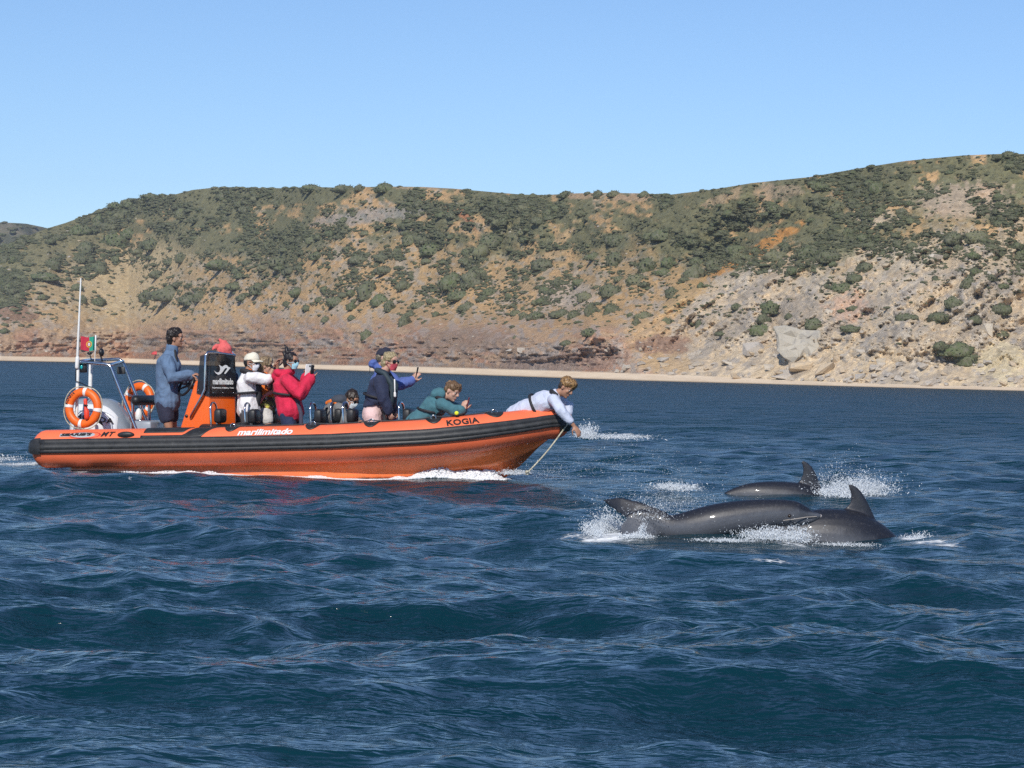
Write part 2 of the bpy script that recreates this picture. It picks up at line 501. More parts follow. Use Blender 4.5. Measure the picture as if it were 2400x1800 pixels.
spot(1310, 1118, .20, .5, .55, 27)
far = np.clip(sp_y / .8, 0, 1) ** .5
sm = np_mesh('sea', np.stack([xx + ox * edge, yy + oy * edge, zz], -1).reshape(-1, 3), grid_quads(*xx.shape)[:, ::-1])
add_attr(sm, 'foam', np.clip(foam, 0, 1)); add_attr(sm, 'far', far)

def sea_mat():
    m, n, l, p = new_mat('sea_water')
    tc = n.new('ShaderNodeTexCoord')
    at_ = n.new('ShaderNodeAttribute'); at_.attribute_name = 'foam'
    fa = n.new('ShaderNodeAttribute'); fa.attribute_name = 'far'
    mp = n.new('ShaderNodeMapping'); mp.inputs['Scale'].default_value = (.62, 1.25, 1); mp.inputs['Rotation'].default_value = (0, 0, R(9)); l.new(tc.outputs['Object'], mp.inputs[0])
    mp2 = n.new('ShaderNodeMapping'); mp2.inputs['Scale'].default_value = (.8, 1.5, 1); mp2.inputs['Rotation'].default_value = (0, 0, R(-24)); l.new(tc.outputs['Object'], mp2.inputs[0])
    # gusts: ripples stand steeper in some patches than in others
    gust = ramp(n, l, noise_n(n, l, .55, 3, .5, mp.outputs[0]), .25, .75)
    rip = noise_n(n, l, 11, 2, .5, mp2.outputs[0], .4)
    rip2 = noise_n(n, l, 27, 1, .5, mp.outputs[0], .3)
    mid = noise_n(n, l, 2.2, 3, .55, mp.outputs[0], .5); big = noise_n(n, l, .5, 3, .6, mp.outputs[0], .3)
    hr = math_n(n, l, 'ADD', math_n(n, l, 'MULTIPLY', rip, .034), math_n(n, l, 'MULTIPLY', rip2, .008))
    hr = math_n(n, l, 'MULTIPLY', hr, math_n(n, l, 'ADD', math_n(n, l, 'MULTIPLY', gust, .9), .45))
    hm = math_n(n, l, 'ADD', math_n(n, l, 'MULTIPLY', mid, math_n(n, l, 'ADD', math_n(n, l, 'MULTIPLY', fa.outputs['Fac'], .26), .035)), math_n(n, l, 'MULTIPLY', math_n(n, l, 'MULTIPLY', big, math_n(n, l, 'POWER', fa.outputs['Fac'], 2.0)), 1.1))
    h = math_n(n, l, 'ADD', hr, hm)
    l.new(bump_n(n, l, h, 1.0, 1.0), p.inputs['Normal'])
    # foam: cells and threads, thinned out by the amount laid down
    fn = noise_n(n, l, 9, 7, .72, tc.outputs['Object'], 1.2)
    vo = n.new('ShaderNodeTexVoronoi'); vo.inputs['Scale'].default_value = 11; vo.feature = 'DISTANCE_TO_EDGE'
    wn = n.new('ShaderNodeTexNoise'); wn.inputs['Scale'].default_value = 5; l.new(tc.outputs['Object'], wn.inputs[0])
    l.new(mixc(n, l, .12, tc.outputs['Object'], wn.outputs['Color'], 'ADD'), vo.inputs['Vector'])
    thr = math_n(n, l, 'SUBTRACT', 1.0, ramp(n, l, vo.outputs['Distance'], 0.0, .22))
    tex = math_n(n, l, 'ADD', math_n(n, l, 'MULTIPLY', fn, .8), math_n(n, l, 'MULTIPLY', thr, .28))
    v = math_n(n, l, 'ADD', tex, math_n(n, l, 'SUBTRACT', math_n(n, l, 'MULTIPLY', at_.outputs['Fac'], .80), .88))
    mask = math_n(n, l, 'MULTIPLY', ramp(n, l, v, .0, .42), ramp(n, l, at_.outputs['Fac'], .02, .15))
    col = noise_n(n, l, .35, 3, .5, tc.outputs['Object'])
    deep = mixc(n, l, ramp(n, l, col, .3, .7), (0.0023, 0.0265, 0.039), (0.0034, 0.033, 0.048))
    l.new(mixc(n, l, mask, deep, (0.78, 0.81, 0.82)), p.inputs['Base Color'])
    rr = n.new('ShaderNodeMapRange'); l.new(mask, rr.inputs['Value']); rr.inputs['To Min'].default_value = .085; rr.inputs['To Max'].default_value = .7
    l.new(math_n(n, l, 'ADD', rr.outputs[0], math_n(n, l, 'MULTIPLY', math_n(n, l, 'POWER', fa.outputs['Fac'], 1.4), .25)), p.inputs['Roughness'])
    p.inputs['IOR'].default_value = 1.333
    return m
MAT['sea'] = sea_mat()
sea = link('sea', sm, MAT['sea'])
tag(sea, 'deep blue wind rippled sea round the boat and dolphins', kind='structure')

# ------------------------------------------------------------------ the coast
SHORE = ([-600, 0, 300, 600, 900, 1200, 1500, 1800, 2100, 2400, 3000], [828, 845.5, 851, 860.5, 871, 881.5, 892, 900, 908.5, 916, 934])
BTOP = ([-600, 0, 300, 700, 1000, 1200, 1400, 1650, 1850, 2100, 2400, 3000], [816, 833.5, 838.5, 852.5, 858, 864, 870, 880, 891, 900, 908, 926])
SKX = [-600, -300, -120, 0, 60, 108, 155, 203, 239, 275, 300, 354, 409, 452, 499, 564, 669, 731, 800, 902, 989, 1062, 1152, 1224, 1279, 1351, 1423, 1496, 1572, 1671, 1762, 1897, 2010, 2123, 2259, 2363, 2400, 2700, 3000, 3400, 3700, 4000]
SKY_ = [800, 730, 640, 579, 556, 536, 522, 504, 491, 480, 471, 459, 456, 445, 440, 440, 441, 438, 440, 437, 438, 442, 450, 456, 457, 453, 452, 453, 456, 444, 429, 415, 395, 377, 364, 360, 361, 352, 362, 450, 600, 800]
def shore_d(u): return FPX * CAMH / (np.interp(u, *SHORE) - horizon(u))
def coast(u, py):
    """Depth Y, height share e, and the ground's kinds at a pixel of the hillside."""
    u = np.asarray(u, float); py = np.asarray(py, float)
    D = shore_d(u); bt = np.interp(u, *BTOP); sk = np.interp(u, SKX, SKY_); sh = np.interp(u, *SHORE)
    e = (bt - py) / (bt - sk)
    ec = np.clip(e, 0, 1.3)
    b = (sh - py) / (sh - bt)                       # share of the beach
    beach = 9.0 * np.clip(b, -2, 1)
    Sd = np.interp(u, [-600, 300, 1000, 1300, 1700, 2400, 3000], [90, 92, 115, 125, 80, 66, 66])
    low = 1 - sstep(.12, .34, ec + .05 * fbm2(u * .012, py * .01, 3, 2))          # cliff band behind the beach
    # the ridge on the right stands nearer than the valley; its edge runs from (1930,520) down to (1230,850)
    q = (u - 1230) / 700.0 - (850 - py) / 330.0
    ridge = sstep(-.12, .10, q + .05 * fbm2(u * .02, py * .02, 3, 9)) * sstep(1180, 1420, u)
    s = Sd * (ec ** 1.25 * .93 + .05 * ec)
    s = s - Sd * .10 * low * ec / .25 * (1 - .8 * sstep(1350, 1550, u)) + 3.0 * sstep(0, .12, ec) * sstep(1350, 1550, u)
    m = 550.0 / FPX                                  # metres per pixel on the hill, about
    a, c = u * m, py * m
    wx = a + 2.0 * fbm2(a * .12, c * .12, 3, 31)
    s = s + 9.0 * fbm2(a * .045, c * .03, 3, 1) * sstep(.02, .25, ec)
    # gullies that run down the slope, drawn towards the valley in the middle
    g = 1 - np.abs(noise2((wx + c * .35) * .13, c * .02, 4)) * 2
    s = s + 2.2 * g * sstep(.1, .3, ec) * (1 - .5 * sstep(.7, 1, ec))
    s = s + 24 * (1 - ridge) * sstep(700, 1150, u) * (1 - sstep(1750, 2000, u)) * (1 - sstep(.55, .97, ec)) * sstep(.05, .4, ec)
    rock = np.clip(low + .9 * ridge * (1 - sstep(.45, .75, ec)) * sstep(1500, 1800, u + 120 * fbm2(u * .01, py * .01, 3, 6)), 0, 1)
    led = np.where(u < 1450, low, 0)
    st = c * .62 + .045 * a + .9 * fbm2(a * .10, c * .25, 3, 12)
    saw = st - np.floor(st)
    s = s + led * (1.0 * (saw ** 2) + 1.2 * np.abs(noise2(a * .35, c * 1.6, 14)) + .8 * fbm2(a * .5, c * .8, 3, 15)) * sstep(0.0, .05, ec)
    s = s + (1.0 + .6 * rock) * .9 * fbm2(a * .55, c * .55, 5, 21, .62) * sstep(0, .06 + .16 * sstep(1350, 1550, u), ec)
    s = s + (rock + .25) * .7 * np.abs(noise2(a * 1.3, c * 1.5, 25)) * sstep(0, .06 + .16 * sstep(1350, 1550, u), ec)
    al = a * .82 + c * -.57; ac = a * .57 + c * .82
    s = s + ridge * (1 - sstep(.55, .8, ec)) * sstep(0, .32, ec) * (2.6 * (1 - np.abs(noise2(al * .05 + 7, ac * .22, 27)) * 2) + 1.1 * (1 - np.abs(noise2(al * .12, ac * .6, 28)) * 2))
    # weathered step of grey ledges under the left hill's top and the orange cut on the right
    return D + beach + s, e, low, ridge, rock, a, c, saw

cols_u = np.concatenate([np.arange(-1000, -445, 16), np.arange(-440, 2841, 3.0), np.arange(2860, 4010, 16)])
vb = np.concatenate([np.linspace(-1.2, 1, 12)])
ve = np.concatenate([np.linspace(0, .3, 72)[1:], np.linspace(.3, 1.0, 128)[1:]])
U, PY = [], []
sh, bt, sk = np.interp(cols_u, *SHORE), np.interp(cols_u, *BTOP), np.interp(cols_u, SKX, SKY_)
rows_py = [sh + (bt - sh) * b for b in vb] + [bt + (sk - bt) * e for e in ve]
PYm = np.array(rows_py); Um = np.repeat(cols_u[None], len(PYm), 0)
Yd, e_, low, ridge, rock, A_, C_, saw = coast(Um, PYm)
Pc = at(Um, PYm, Yd)
Pc[:3, :, 2] -= np.array([1.2, .7, .3])[:, None]       # the beach runs on under the water
# behind the skyline the ground goes on as a plateau
top = Pc[-1]; back = []
for dd, dz in ((12, -.3), (40, -1.5), (120, -6), (300, -22)):
    dirn = top[:, :2] / np.linalg.norm(top[:, :2], axis=1, keepdims=True)
    back.append(np.concatenate([top[:, :2] + dirn * dd, top[:, 2:] + dz], 1))
allP = np.concatenate([Pc, np.array(back)], 0)
nr, nc = allP.shape[:2]
# ---- ground colour (what the ground is made of, place by place)
def mixa(a, b, f): return a + (np.asarray(b) - a) * np.clip(f, 0, 1)[..., None]
n1 = fbm2(A_ * .22, C_ * .3, 4, 41); n2 = fbm2(A_ * .9, C_ * 1.1, 4, 51, .6); n3 = fbm2(A_ * .06, C_ * .08, 3, 61)
colr = np.ones(e_.shape + (3,)) * V3(.485, .315, .155)
colr = mixa(colr, V3(.37, .255, .14), sstep(-.1, .5, n1) * .7)
colr = mixa(colr, V3(.40, .34, .27), sstep(.05, .5, n2) * .75)                              # grey stones in the soil
dens = np.clip(sstep(.50, .82, e_ + .16 * n3 + .08 * n1 - .06 * ridge) + .25 * sstep(.3, .6, e_), 0, 1)
colr = mixa(colr, V3(.145, .148, .078), dens * sstep(-.55, .15, n1 + .4 * n2 + .45) * .92)                    # dry scrub floor
colr = mixa(colr, V3(.37, .255, .175), low * (Um < 1600) * .85)
colr = mixa(colr, V3(.38, .205, .13), low * (Um < 1600) * sstep(-.1, .4, n1 + .4 * np.sin(saw * 6.28)) * .8)   # red beds
colr = mixa(colr, V3(.23, .165, .135), low * (Um < 1700) * sstep(.82, .97, saw + .4 * n2) * .6)
colr = mixa(colr, V3(.34, .295, .255), low * (Um < 1500) * sstep(.15, .5, n2 + .3 * n3) * .7)
pale = np.exp(-((Um - 270) / 150) ** 2 - ((PYm - 680) / 85) ** 2) + .8 * np.exp(-((Um - 370) / 70) ** 2 - ((PYm - 600) / 30) ** 2)
colr = mixa(colr, V3(.44, .345, .20), np.clip(pale * 1.3, 0, 1) * .85)
scree = ridge * sstep(1380, 1750, Um) * (1 - sstep(.48, .72, e_ + .08 * n3))
colr = mixa(colr, V3(.50, .415, .30), scree * .85)
colr = mixa(colr, V3(.30, .275, .245), scree * sstep(0, .45, n2 + .5 * n1) * .75)
colr = mixa(colr, V3(.50, .43, .33), scree * sstep(.15, .6, n1 - .4 * n2) * .6)
al_ = A_ * .82 - C_ * .57; ac_ = A_ * .57 + C_ * .82; n4 = fbm2(al_ * .10, ac_ * .55, 4, 63, .6)
colr = mixa(colr, V3(.30, .255, .20), scree * sstep(.1, .55, n4) * .7); colr = mixa(colr, V3(.50, .38, .24), scree * sstep(.1, .55, -n4) * .55)
def blob(cx, cy, rx, ry, c_, k=1.0, rot=0):
    global colr
    dx, dy = Um - cx, PYm - cy
    a_ = dx * math.cos(rot) + dy * math.sin(rot); b_ = -dx * math.sin(rot) + dy * math.cos(rot)
    colr = mixa(colr, c_, k * sstep(1.25, .75, np.sqrt((a_ / rx) ** 2 + (b_ / ry) ** 2) + .35 * n2))
blob(1760, 593, 118, 13, V3(.50, .245, .075), .95, R(-30)); blob(1600, 690, 80, 26, V3(.46, .30, .13), .8, R(-38)); blob(1530, 790, 50, 60, V3(.46, .30, .15), .7)
blob(1095, 512, 34, 9, V3(.42, .19, .09), .95, R(48)); blob(1052, 487, 12, 9, V3(.42, .19, .09), .9)
blob(1360, 458, 60, 8, V3(.40, .28, .17), .9); blob(1480, 463, 50, 8, V3(.40, .28, .17), .9); blob(1000, 437, 90, 7, V3(.36, .27, .17), .8)
blob(1555, 810, 62, 26, V3(.265, .17, .12), .9); blob(1290, 850, 110, 20, V3(.25, .185, .15), .9); blob(1395, 838, 70, 26, V3(.27, .175, .13), .8); blob(1080, 800, 120, 30, V3(.27, .19, .135), .8)
blob(2345, 850, 60, 45, V3(.50, .42, .27), .8); blob(1990, 720, 50, 34, V3(.50, .34, .24), .8); blob(2090, 605, 110, 30, V3(.48, .40, .29), .8); blob(2260, 470, 110, 40, V3(.45, .35, .26), .7)
blob(2050, 510, 50, 20, V3(.46, .38, .27), .8); blob(1820, 450, 50, 20, V3(.40, .30, .20), .6); blob(1690, 468, 50, 12, V3(.42, .30, .18), .7, R(-25)); blob(1290, 600, 14, 90, V3(.43, .30, .16), .9, R(38))
blob(1180, 640, 8, 45, V3(.43, .30, .16), .8, R(30)); blob(2380, 570, 40, 80, V3(.48, .38, .25), .7, R(30)); blob(1330, 690, 60, 30, V3(.44, .37, .30), .7); blob(1560, 850, 60, 22, V3(.43, .30, .16), .7)
blob(30, 735, 60, 22, V3(.25, .16, .11), .9); blob(870, 505, 130, 16, V3(.31, .29, .26), .7, R(-6))
bch = (e_ < 0.0)
nb = fbm2(A_ * .25, C_ * 3, 3, 71)
colr = np.clip(colr * (np.where(low > .5, 1.30, 1.25) + .22 * ridge)[..., None], 0, .75)
colr = np.where(bch[..., None], mixa(np.ones_like(colr) * V3(.84, .68, .49), V3(.74, .58, .41), sstep(-.1, .6, nb) * .6), colr)
wet = bch * sstep(.22, .05, (sh[None] - PYm) / (sh - bt)[None])
colr = mixa(colr, V3(.40, .30, .19), wet)
colr = np.concatenate([colr, np.repeat(colr[-1:], len(back), 0)], 0)
hm = np_mesh('coastal_hill', allP.reshape(-1, 3), grid_quads(nr, nc))
add_attr(hm, 'ground', colr.reshape(-1, 3), 'FLOAT_COLOR')
add_attr(hm, 'beach', np.concatenate([bch.astype(float), np.zeros((len(back), nc))], 0))

def ground_mat():
    m, n, l, p = new_mat('hill_ground')
    tc = n.new('ShaderNodeTexCoord')
    g = n.new('ShaderNodeAttribute'); g.attribute_name = 'ground'
    bq = n.new('ShaderNodeAttribute'); bq.attribute_name = 'beach'
    f1 = noise_n(n, l, .9, 8, .72, tc.outputs['Object'], .4)
    f2 = noise_n(n, l, 2.6, 6, .7, tc.outputs['Object'], .6)
    k1 = n.new('ShaderNodeMapRange'); l.new(f1, k1.inputs['Value']); k1.inputs['From Min'].default_value = .3; k1.inputs['From Max'].default_value = .7
    k1.inputs['To Min'].default_value = .62; k1.inputs['To Max'].default_value = 1.32
    notb = math_n(n, l, 'SUBTRACT', 1.0, math_n(n, l, 'MULTIPLY', bq.outputs['Fac'], .85))
    k = math_n(n, l, 'ADD', math_n(n, l, 'MULTIPLY', math_n(n, l, 'SUBTRACT', k1.outputs[0], 1.0), notb), 1.0)
    sc = n.new('ShaderNodeVectorMath'); sc.operation = 'SCALE'; l.new(g.outputs['Color'], sc.inputs[0]); l.new(k, sc.inputs['Scale'])
    c = mixc(n, l, math_n(n, l, 'MULTIPLY', math_n(n, l, 'MULTIPLY', ramp(n, l, f2, .58, .74), notb), .45), sc.outputs[0], (.20, .17, .13))
    l.new(c, p.inputs['Base Color']); p.inputs['Roughness'].default_value = .95; p.inputs['Specular IOR Level'].default_value = .15
    hgt = math_n(n, l, 'MULTIPLY', math_n(n, l, 'ADD', f1, math_n(n, l, 'MULTIPLY', f2, .5)), notb)
    l.new(bump_n(n, l, hgt, .8, .55), p.inputs['Normal'])
    return m
MAT['ground'] = ground_mat()
hill = link('coastal_hill', hm, MAT['ground'])
tag(hill, 'scrub covered sandy hillside with red cliffs and a pale beach at its foot', kind='structure')
# second hill, farther off at the left edge
fx = np.linspace(-1700, 420, 220); fs = np.interp(fx, [-1700, -1450, -1100, -700, -300, -60, 0, 60, 100, 150, 300, 420], [798, 720, 600, 530, 505, 515, 521, 524, 532, 545, 600, 640])
fe = np.linspace(0, 1, 60); FU = np.repeat(fx[None], 60, 0); FP = 800 + (fs[None] - 800) * fe[:, None]
FY = 1050 + 170 * fe[:, None] + 22 * fbm2(FU * .01, FP * .012, 4, 81) + 5 * fbm2(FU * .06, FP * .06, 3, 82)
fm = np_mesh('distant_hill', at(FU, FP, FY).reshape(-1, 3), grid_quads(60, 220))
fn_ = fbm2(FU * .05, FP * .06, 4, 83)
add_attr(fm, 'ground', mixa(np.ones(FU.shape + (3,)) * V3(.125, .13, .085), V3(.30, .26, .19), sstep(.15, .6, fn_) * .6).reshape(-1, 3), 'FLOAT_COLOR'); add_attr(fm, 'beach', np.zeros(FU.size))
tag(link('distant_hill', fm, MAT['ground']), 'farther dark scrubby hill showing at the left edge', kind='structure')

# ------------------------------------------------------------------ shrubs and rocks on the hill
def ico(sub):
    import bmesh
    bm = bmesh.new(); bmesh.ops.create_icosphere(bm, subdivisions=sub, radius=1.0)
    v = np.array([q.co[:] for q in bm.verts]); f = np.array([[q.index for q in t.verts] for t in bm.faces]); bm.free(); return v, f
def shrub_mesh(name, seed, leaves=260):
    r_ = np.random.default_rng(seed)
    v, f = ico(3)
    d = 1 + .30 * vnoise(v[:, 0] * 1.7, v[:, 1] * 1.7, v[:, 2] * 1.7, seed) + .20 * vnoise(v[:, 0] * 4, v[:, 1] * 4, v[:, 2] * 4, seed + 1) + .10 * vnoise(v[:, 0] * 9, v[:, 1] * 9, v[:, 2] * 9, seed + 2)
    v = v * d[:, None] * V3(.9, .9, .68)
    v[:, 2] = np.where(v[:, 2] < -.25, -.25 + (v[:, 2] + .25) * .3, v[:, 2])
    i = r_.integers(0, len(v), leaves); c = v[i] * r_.uniform(.92, 1.16, (leaves, 1)); c = c[c[:, 2] > -.3]; n_ = len(c)
    a = r_.normal(size=(n_, 3)); b = r_.normal(size=(n_, 3))
    nn = c / np.linalg.norm(c, axis=1, keepdims=True)
    a = a - nn * (a * nn).sum(1, keepdims=True) * .6; a /= np.linalg.norm(a, axis=1, keepdims=True)
    b = np.cross(nn + .5 * b, a); b /= np.linalg.norm(b, axis=1, keepdims=True)
    sz = r_.uniform(.06, .15, (n_, 1))
    q = np.concatenate([c - a * sz, c + b * sz * .6, c + a * sz, c - b * sz * .6], 0)
    k = len(v) + np.arange(n_)
    return np_mesh(name, np.concatenate([v, q]), np.stack([k, k + n_, k + 2 * n_, k + 3 * n_], -1), f)
def leaf_mat():
    m, n, l, p = new_mat('shrub_foliage')
    tc = n.new('ShaderNodeTexCoord'); oi = n.new('ShaderNodeObjectInfo')
    c1 = n.new('ShaderNodeValToRGB'); e = c1.color_ramp.elements
    e[0].color = (.092, .112, .050, 1); e[1].color = (.180, .182, .095, 1)
    x = e.new(.35); x.color = (.112, .126, .066, 1); x = e.new(.7); x.color = (.105, .140, .052, 1)
    l.new(oi.outputs['Random'], c1.inputs[0])
    f = noise_n(n, l, 3.5, 5, .7, tc.outputs['Object'])
    c = mixc(n, l, ramp(n, l, f, .35, .7), c1.outputs[0], (.185, .178, .125))
    f2 = noise_n(n, l, 9, 3, .6, tc.outputs['Object'])
    c = mixc(n, l, math_n(n, l, 'MULTIPLY', ramp(n, l, f2, .55, .75), .45), c, (.080, .092, .056))
    l.new(c, p.inputs['Base Color']); p.inputs['Roughness'].default_value = .8; p.inputs['Specular IOR Level'].default_value = .2
    l.new(bump_n(n, l, f2, .7, .12), p.inputs['Normal'])
    return m
MAT['leaf'] = leaf_mat()
SHM = [shrub_mesh('shrub_%s' % s_, 100 + i) for i, s_ in enumerate(('round', 'broken', 'spreading', 'tufted', 'dense'))]
for m_ in SHM: m_.materials.append(MAT['leaf'])

LISTED = [(237,628,30,34),(371,640,40,28),(427,602,34,34),(398,682,92,52),(345,692,44,38),(445,700,60,36),(470,690,44,40),(231,704,36,26),(181,671,34,22),(193,700,24,26),(161,653,18,14),
(521,617,72,36),(658,613,68,40),(550,669,60,26),(607,675,52,36),(568,695,40,24),(698,682,48,34),(674,711,22,18),(763,747,28,20),(123,617,44,36),(108,646,72,28),(22,671,44,28),(275,559,60,44),(305,545,50,34),
(358,570,58,36),(188,536,54,36),(231,512,36,32),(119,565,36,18),(202,577,52,40),(745,599,46,26),(855,546,26,16),(959,559,44,40),(1011,581,62,40),(840,606,56,28),(895,602,50,26),(902,631,50,30),(946,666,46,40),
(859,675,62,62),(890,700,50,40),(915,715,40,36),(787,704,46,34),(825,715,34,28),(747,702,24,16),(825,744,24,18),(857,783,32,34),(948,749,36,46),(1013,704,34,20),(980,713,40,22),(1060,655,70,60),(1105,650,60,56),(1075,690,60,34),
(1130,584,62,56),(1150,560,60,46),(1094,716,40,30),(1020,736,22,18),(1148,682,40,28),(1192,693,20,20),(1271,617,70,40),(1391,599,46,26),(1445,606,60,44),(1358,660,34,26),(1369,693,40,36),(1434,678,58,46),(1315,733,62,30),
(1253,740,62,28),(1387,722,40,50),(1434,722,44,36),(1385,778,46,28),(1327,803,34,18),(1477,738,18,14),(1206,790,12,12),(1492,754,30,30),(1344,736,34,30),(1508,738,46,26),(1576,684,46,34),(1642,668,22,24),(1563,751,24,24),
(1637,758,18,28),(1689,781,36,16),(1805,718,58,40),(1790,744,44,34),(1784,770,58,38),(1904,756,40,36),(1848,740,24,20),(1992,769,60,22),(2028,625,60,36),(2000,650,54,36),(1972,672,56,32),(2241,815,90,46),(2262,838,66,46),(2205,808,50,30),
(2123,742,60,26),(2200,742,66,34),(2235,706,50,40),(2268,660,50,40),(2349,781,36,20),(2345,722,60,38),(2349,670,30,16),(2286,747,36,26),(1890,590,70,44),(1945,598,70,44),(1820,598,60,38),(1857,634,40,24),(2137,575,28,20),
(2230,556,60,40),(2290,552,60,44),(1725,584,52,36),(1671,616,50,40),(1626,634,50,56),(1520,620,60,46),(1570,612,56,40),(1445,560,60,40),(1490,652,54,36),(1549,548,60,36),(1961,485,60,36),(1924,435,50,30),(2055,437,36,40),(1816,487,40,26)]
MARKS = [(30, 'the far left edge'), (110, 'open water behind the boat'), (188, 'the whip antenna'), (232, 'the small flag'), (290, 'the steel roll bar'), (350, 'the far lifebuoy'), (405, 'the skipper at the wheel'), (470, 'the steering wheel'),
         (520, 'the dark windscreen'), (590, 'the man in the white cap'), (640, 'the orange vest'), (690, 'the woman in red'), (750, 'the gap behind her red jacket'), (815, 'the seated person'), (905, 'the woman in navy'),
         (975, 'the outstretched blue sleeve'), (1060, 'the youth in teal'), (1130, 'the gap between both youths'), (1210, 'the pale hooded youth'), (1325, 'the curly haired youth at the bow'), (1440, 'the splash off the bow'), (1550, 'the raised tail fluke'),
         (1660, 'the nearest dolphin'), (1760, 'the far dolphin'), (1880, 'the far dorsal fin'), (1990, 'the near dorsal fin'), (2090, 'the diving dolphin'), (2180, 'foam beside the dolphins'), (2290, 'open water beyond the dolphins'), (2390, 'the far right edge')]
def where(px, py):
    mk = min(MARKS, key=lambda q: abs(q[0] - px))[1]
    e = float(coast(np.array([px]), np.array([py]))[1][0])
    bands = [(.10, 'just above the beach'), (.20, 'on the cliff foot'), (.30, 'low on the slope'), (.40, 'below mid slope'), (.5, 'nearly halfway up'), (.6, 'past halfway up'), (.7, 'on the upper slope'), (.8, 'high on the slope'), (.92, 'under the skyline'), (9, 'on the skyline')]
    return next(t for b, t in bands if e < b), mk
def hill_point(px, py):
    px = np.atleast_1d(np.asarray(px, float)); py = np.atleast_1d(np.asarray(py, float))
    Y = coast(px, py)[0]
    return at(px, py, Y), Y
used = set()
def uniq(base, opts):
    for o_ in [''] + opts:
        s_ = (o_ + ' ' + base).strip() if o_ else base
        if s_ not in used: used.add(s_); return s_
    return base
def put_shrub(px, py, wd, ht, i):
    p, Y = hill_point(px, py + ht * .28); p, Y = p[0], float(Y[0])
    o = bpy.data.objects.new('shrub', SHM[i % len(SHM)]); COL.objects.link(o)
    k = Y / FPX
    o.location = p + V3(0, -.12 * wd * k, .05); o.rotation_euler = (0, 0, rng.uniform(0, 6.28))
    o.scale = (wd * .54 * k, wd * .54 * k * .8, ht * .74 * k)
    b, mk = where(px, py)
    size = 'large' if wd * ht > 2200 else 'small' if wd * ht < 620 else 'middling'
    shape = 'long low' if wd > 1.75 * ht else 'tall' if ht > 1.05 * wd else 'rounded'
    lab = uniq('%s %s shrub %s above %s' % (size, shape, b, mk), ['darker', 'bushy', 'ragged', 'dense', 'lone'])
    tag(o, lab, 'shrub', 'shrubs on the hillside')
    return o
n_sh = 0
for i, (px, py, wd, ht) in enumerate(LISTED):
    put_shrub(px, py, wd * .95, ht * .92, i); n_sh += 1
# bushes that stand up along the skyline
SKYB = [(155,34,14),(205,40,14),(240,40,16),(275,44,18),(300,40,18),(354,52,18),(409,40,14),(452,50,16),(499,54,16),(564,34,16),(612,44,14),(669,44,12),(731,52,20),(808,56,22),(845,30,18),(902,62,26),(945,40,16),(989,50,16),(1062,50,12),(1100,50,14),(1152,60,14),(1224,56,12),(1279,40,14),
        (1325,50,18),(1360,44,14),(1402,30,22),(1440,44,18),(1480,50,16),(1535,50,14),(1600,46,12),(1660,46,12),(1715,50,12),(1762,44,14),(1830,50,12),(1897,50,14),(1955,44,12),(2010,40,16),(2045,30,14),(2123,40,14),(2150,36,14),(2200,50,12),(2259,50,12),(2310,40,12),(2363,36,18),(2395,34,12)]
SKYB = [q for q in SKYB if q[2] >= 18]
for i, (px, wd, ht) in enumerate(SKYB):
    put_shrub(px, float(np.interp(px, SKX, SKY_)) + 1.0, wd * .95, ht * 1.15, i + 2); n_sh += 1

def cover(px, py):
    """How thickly the scrub grows, 0..1."""
    Y, e, low, ridge, rock, a, c, saw = coast(px, py)
    n_ = fbm2(a * .11, c * .2, 3, 91); n2_ = fbm2(a * .45, c * .6, 2, 92)
    q = sstep(.44, .80, e + .22 * n_) * 1.05 + .16 * sstep(.28, .5, e)
    q = q + 1.0 * np.exp(-((px - 1130) / 110) ** 2 - ((py - 600) / 90) ** 2) + .6 * np.exp(-((px - 1330) / 260) ** 2 - ((py - 500) / 40) ** 2)
    q = q * sstep(-.35, .75, n_ + .75 * n2_) + .05 * (1 - low)
    q = q * (1 - .9 * low) * (1 - .85 * rock)
    q = q * (1 - .6 * ridge * sstep(2000, 2150, px) * sstep(560, 440, py) * sstep(380, 440, py))
    q = q * (1 - .97 * np.exp(-((px - 300) / 150) ** 2 - ((py - 650) / 95) ** 2))
    q = q * (1 - .85 * np.exp(-((px - 1000) / 110) ** 2 - ((py - 437) / 9) ** 2)) * (1 - .85 * np.exp(-((px - 1410) / 110) ** 2 - ((py - 461) / 9) ** 2))
    return np.clip(q, 0, 1) * (e > .12) * (e < .999)
cand = 150000
cu = rng.uniform(-380, 2780, cand); cs = np.interp(cu, SKX, SKY_); cb = np.interp(cu, *BTOP)
cp = cb + (cs - cb) * rng.uniform(.1, .999, cand)
ok = rng.uniform(0, 1, cand) < cover(cu, cp)
cu, cp = cu[ok], cp[ok]
cw = np.clip(rng.lognormal(2.05, .50, len(cu)), 3.5, 34)
order = np.argsort(-cw)
inframe = [i for i in order if 0 < cu[i] < 2400]
chosen = inframe[:max(0, 296 - n_sh)]
for j, i in enumerate(chosen): put_shrub(float(cu[i]), float(cp[i]), float(cw[i]), float(cw[i] * rng.uniform(.5, .75)), j)
rest = np.setdiff1d(np.arange(len(cu)), chosen)[:52000]

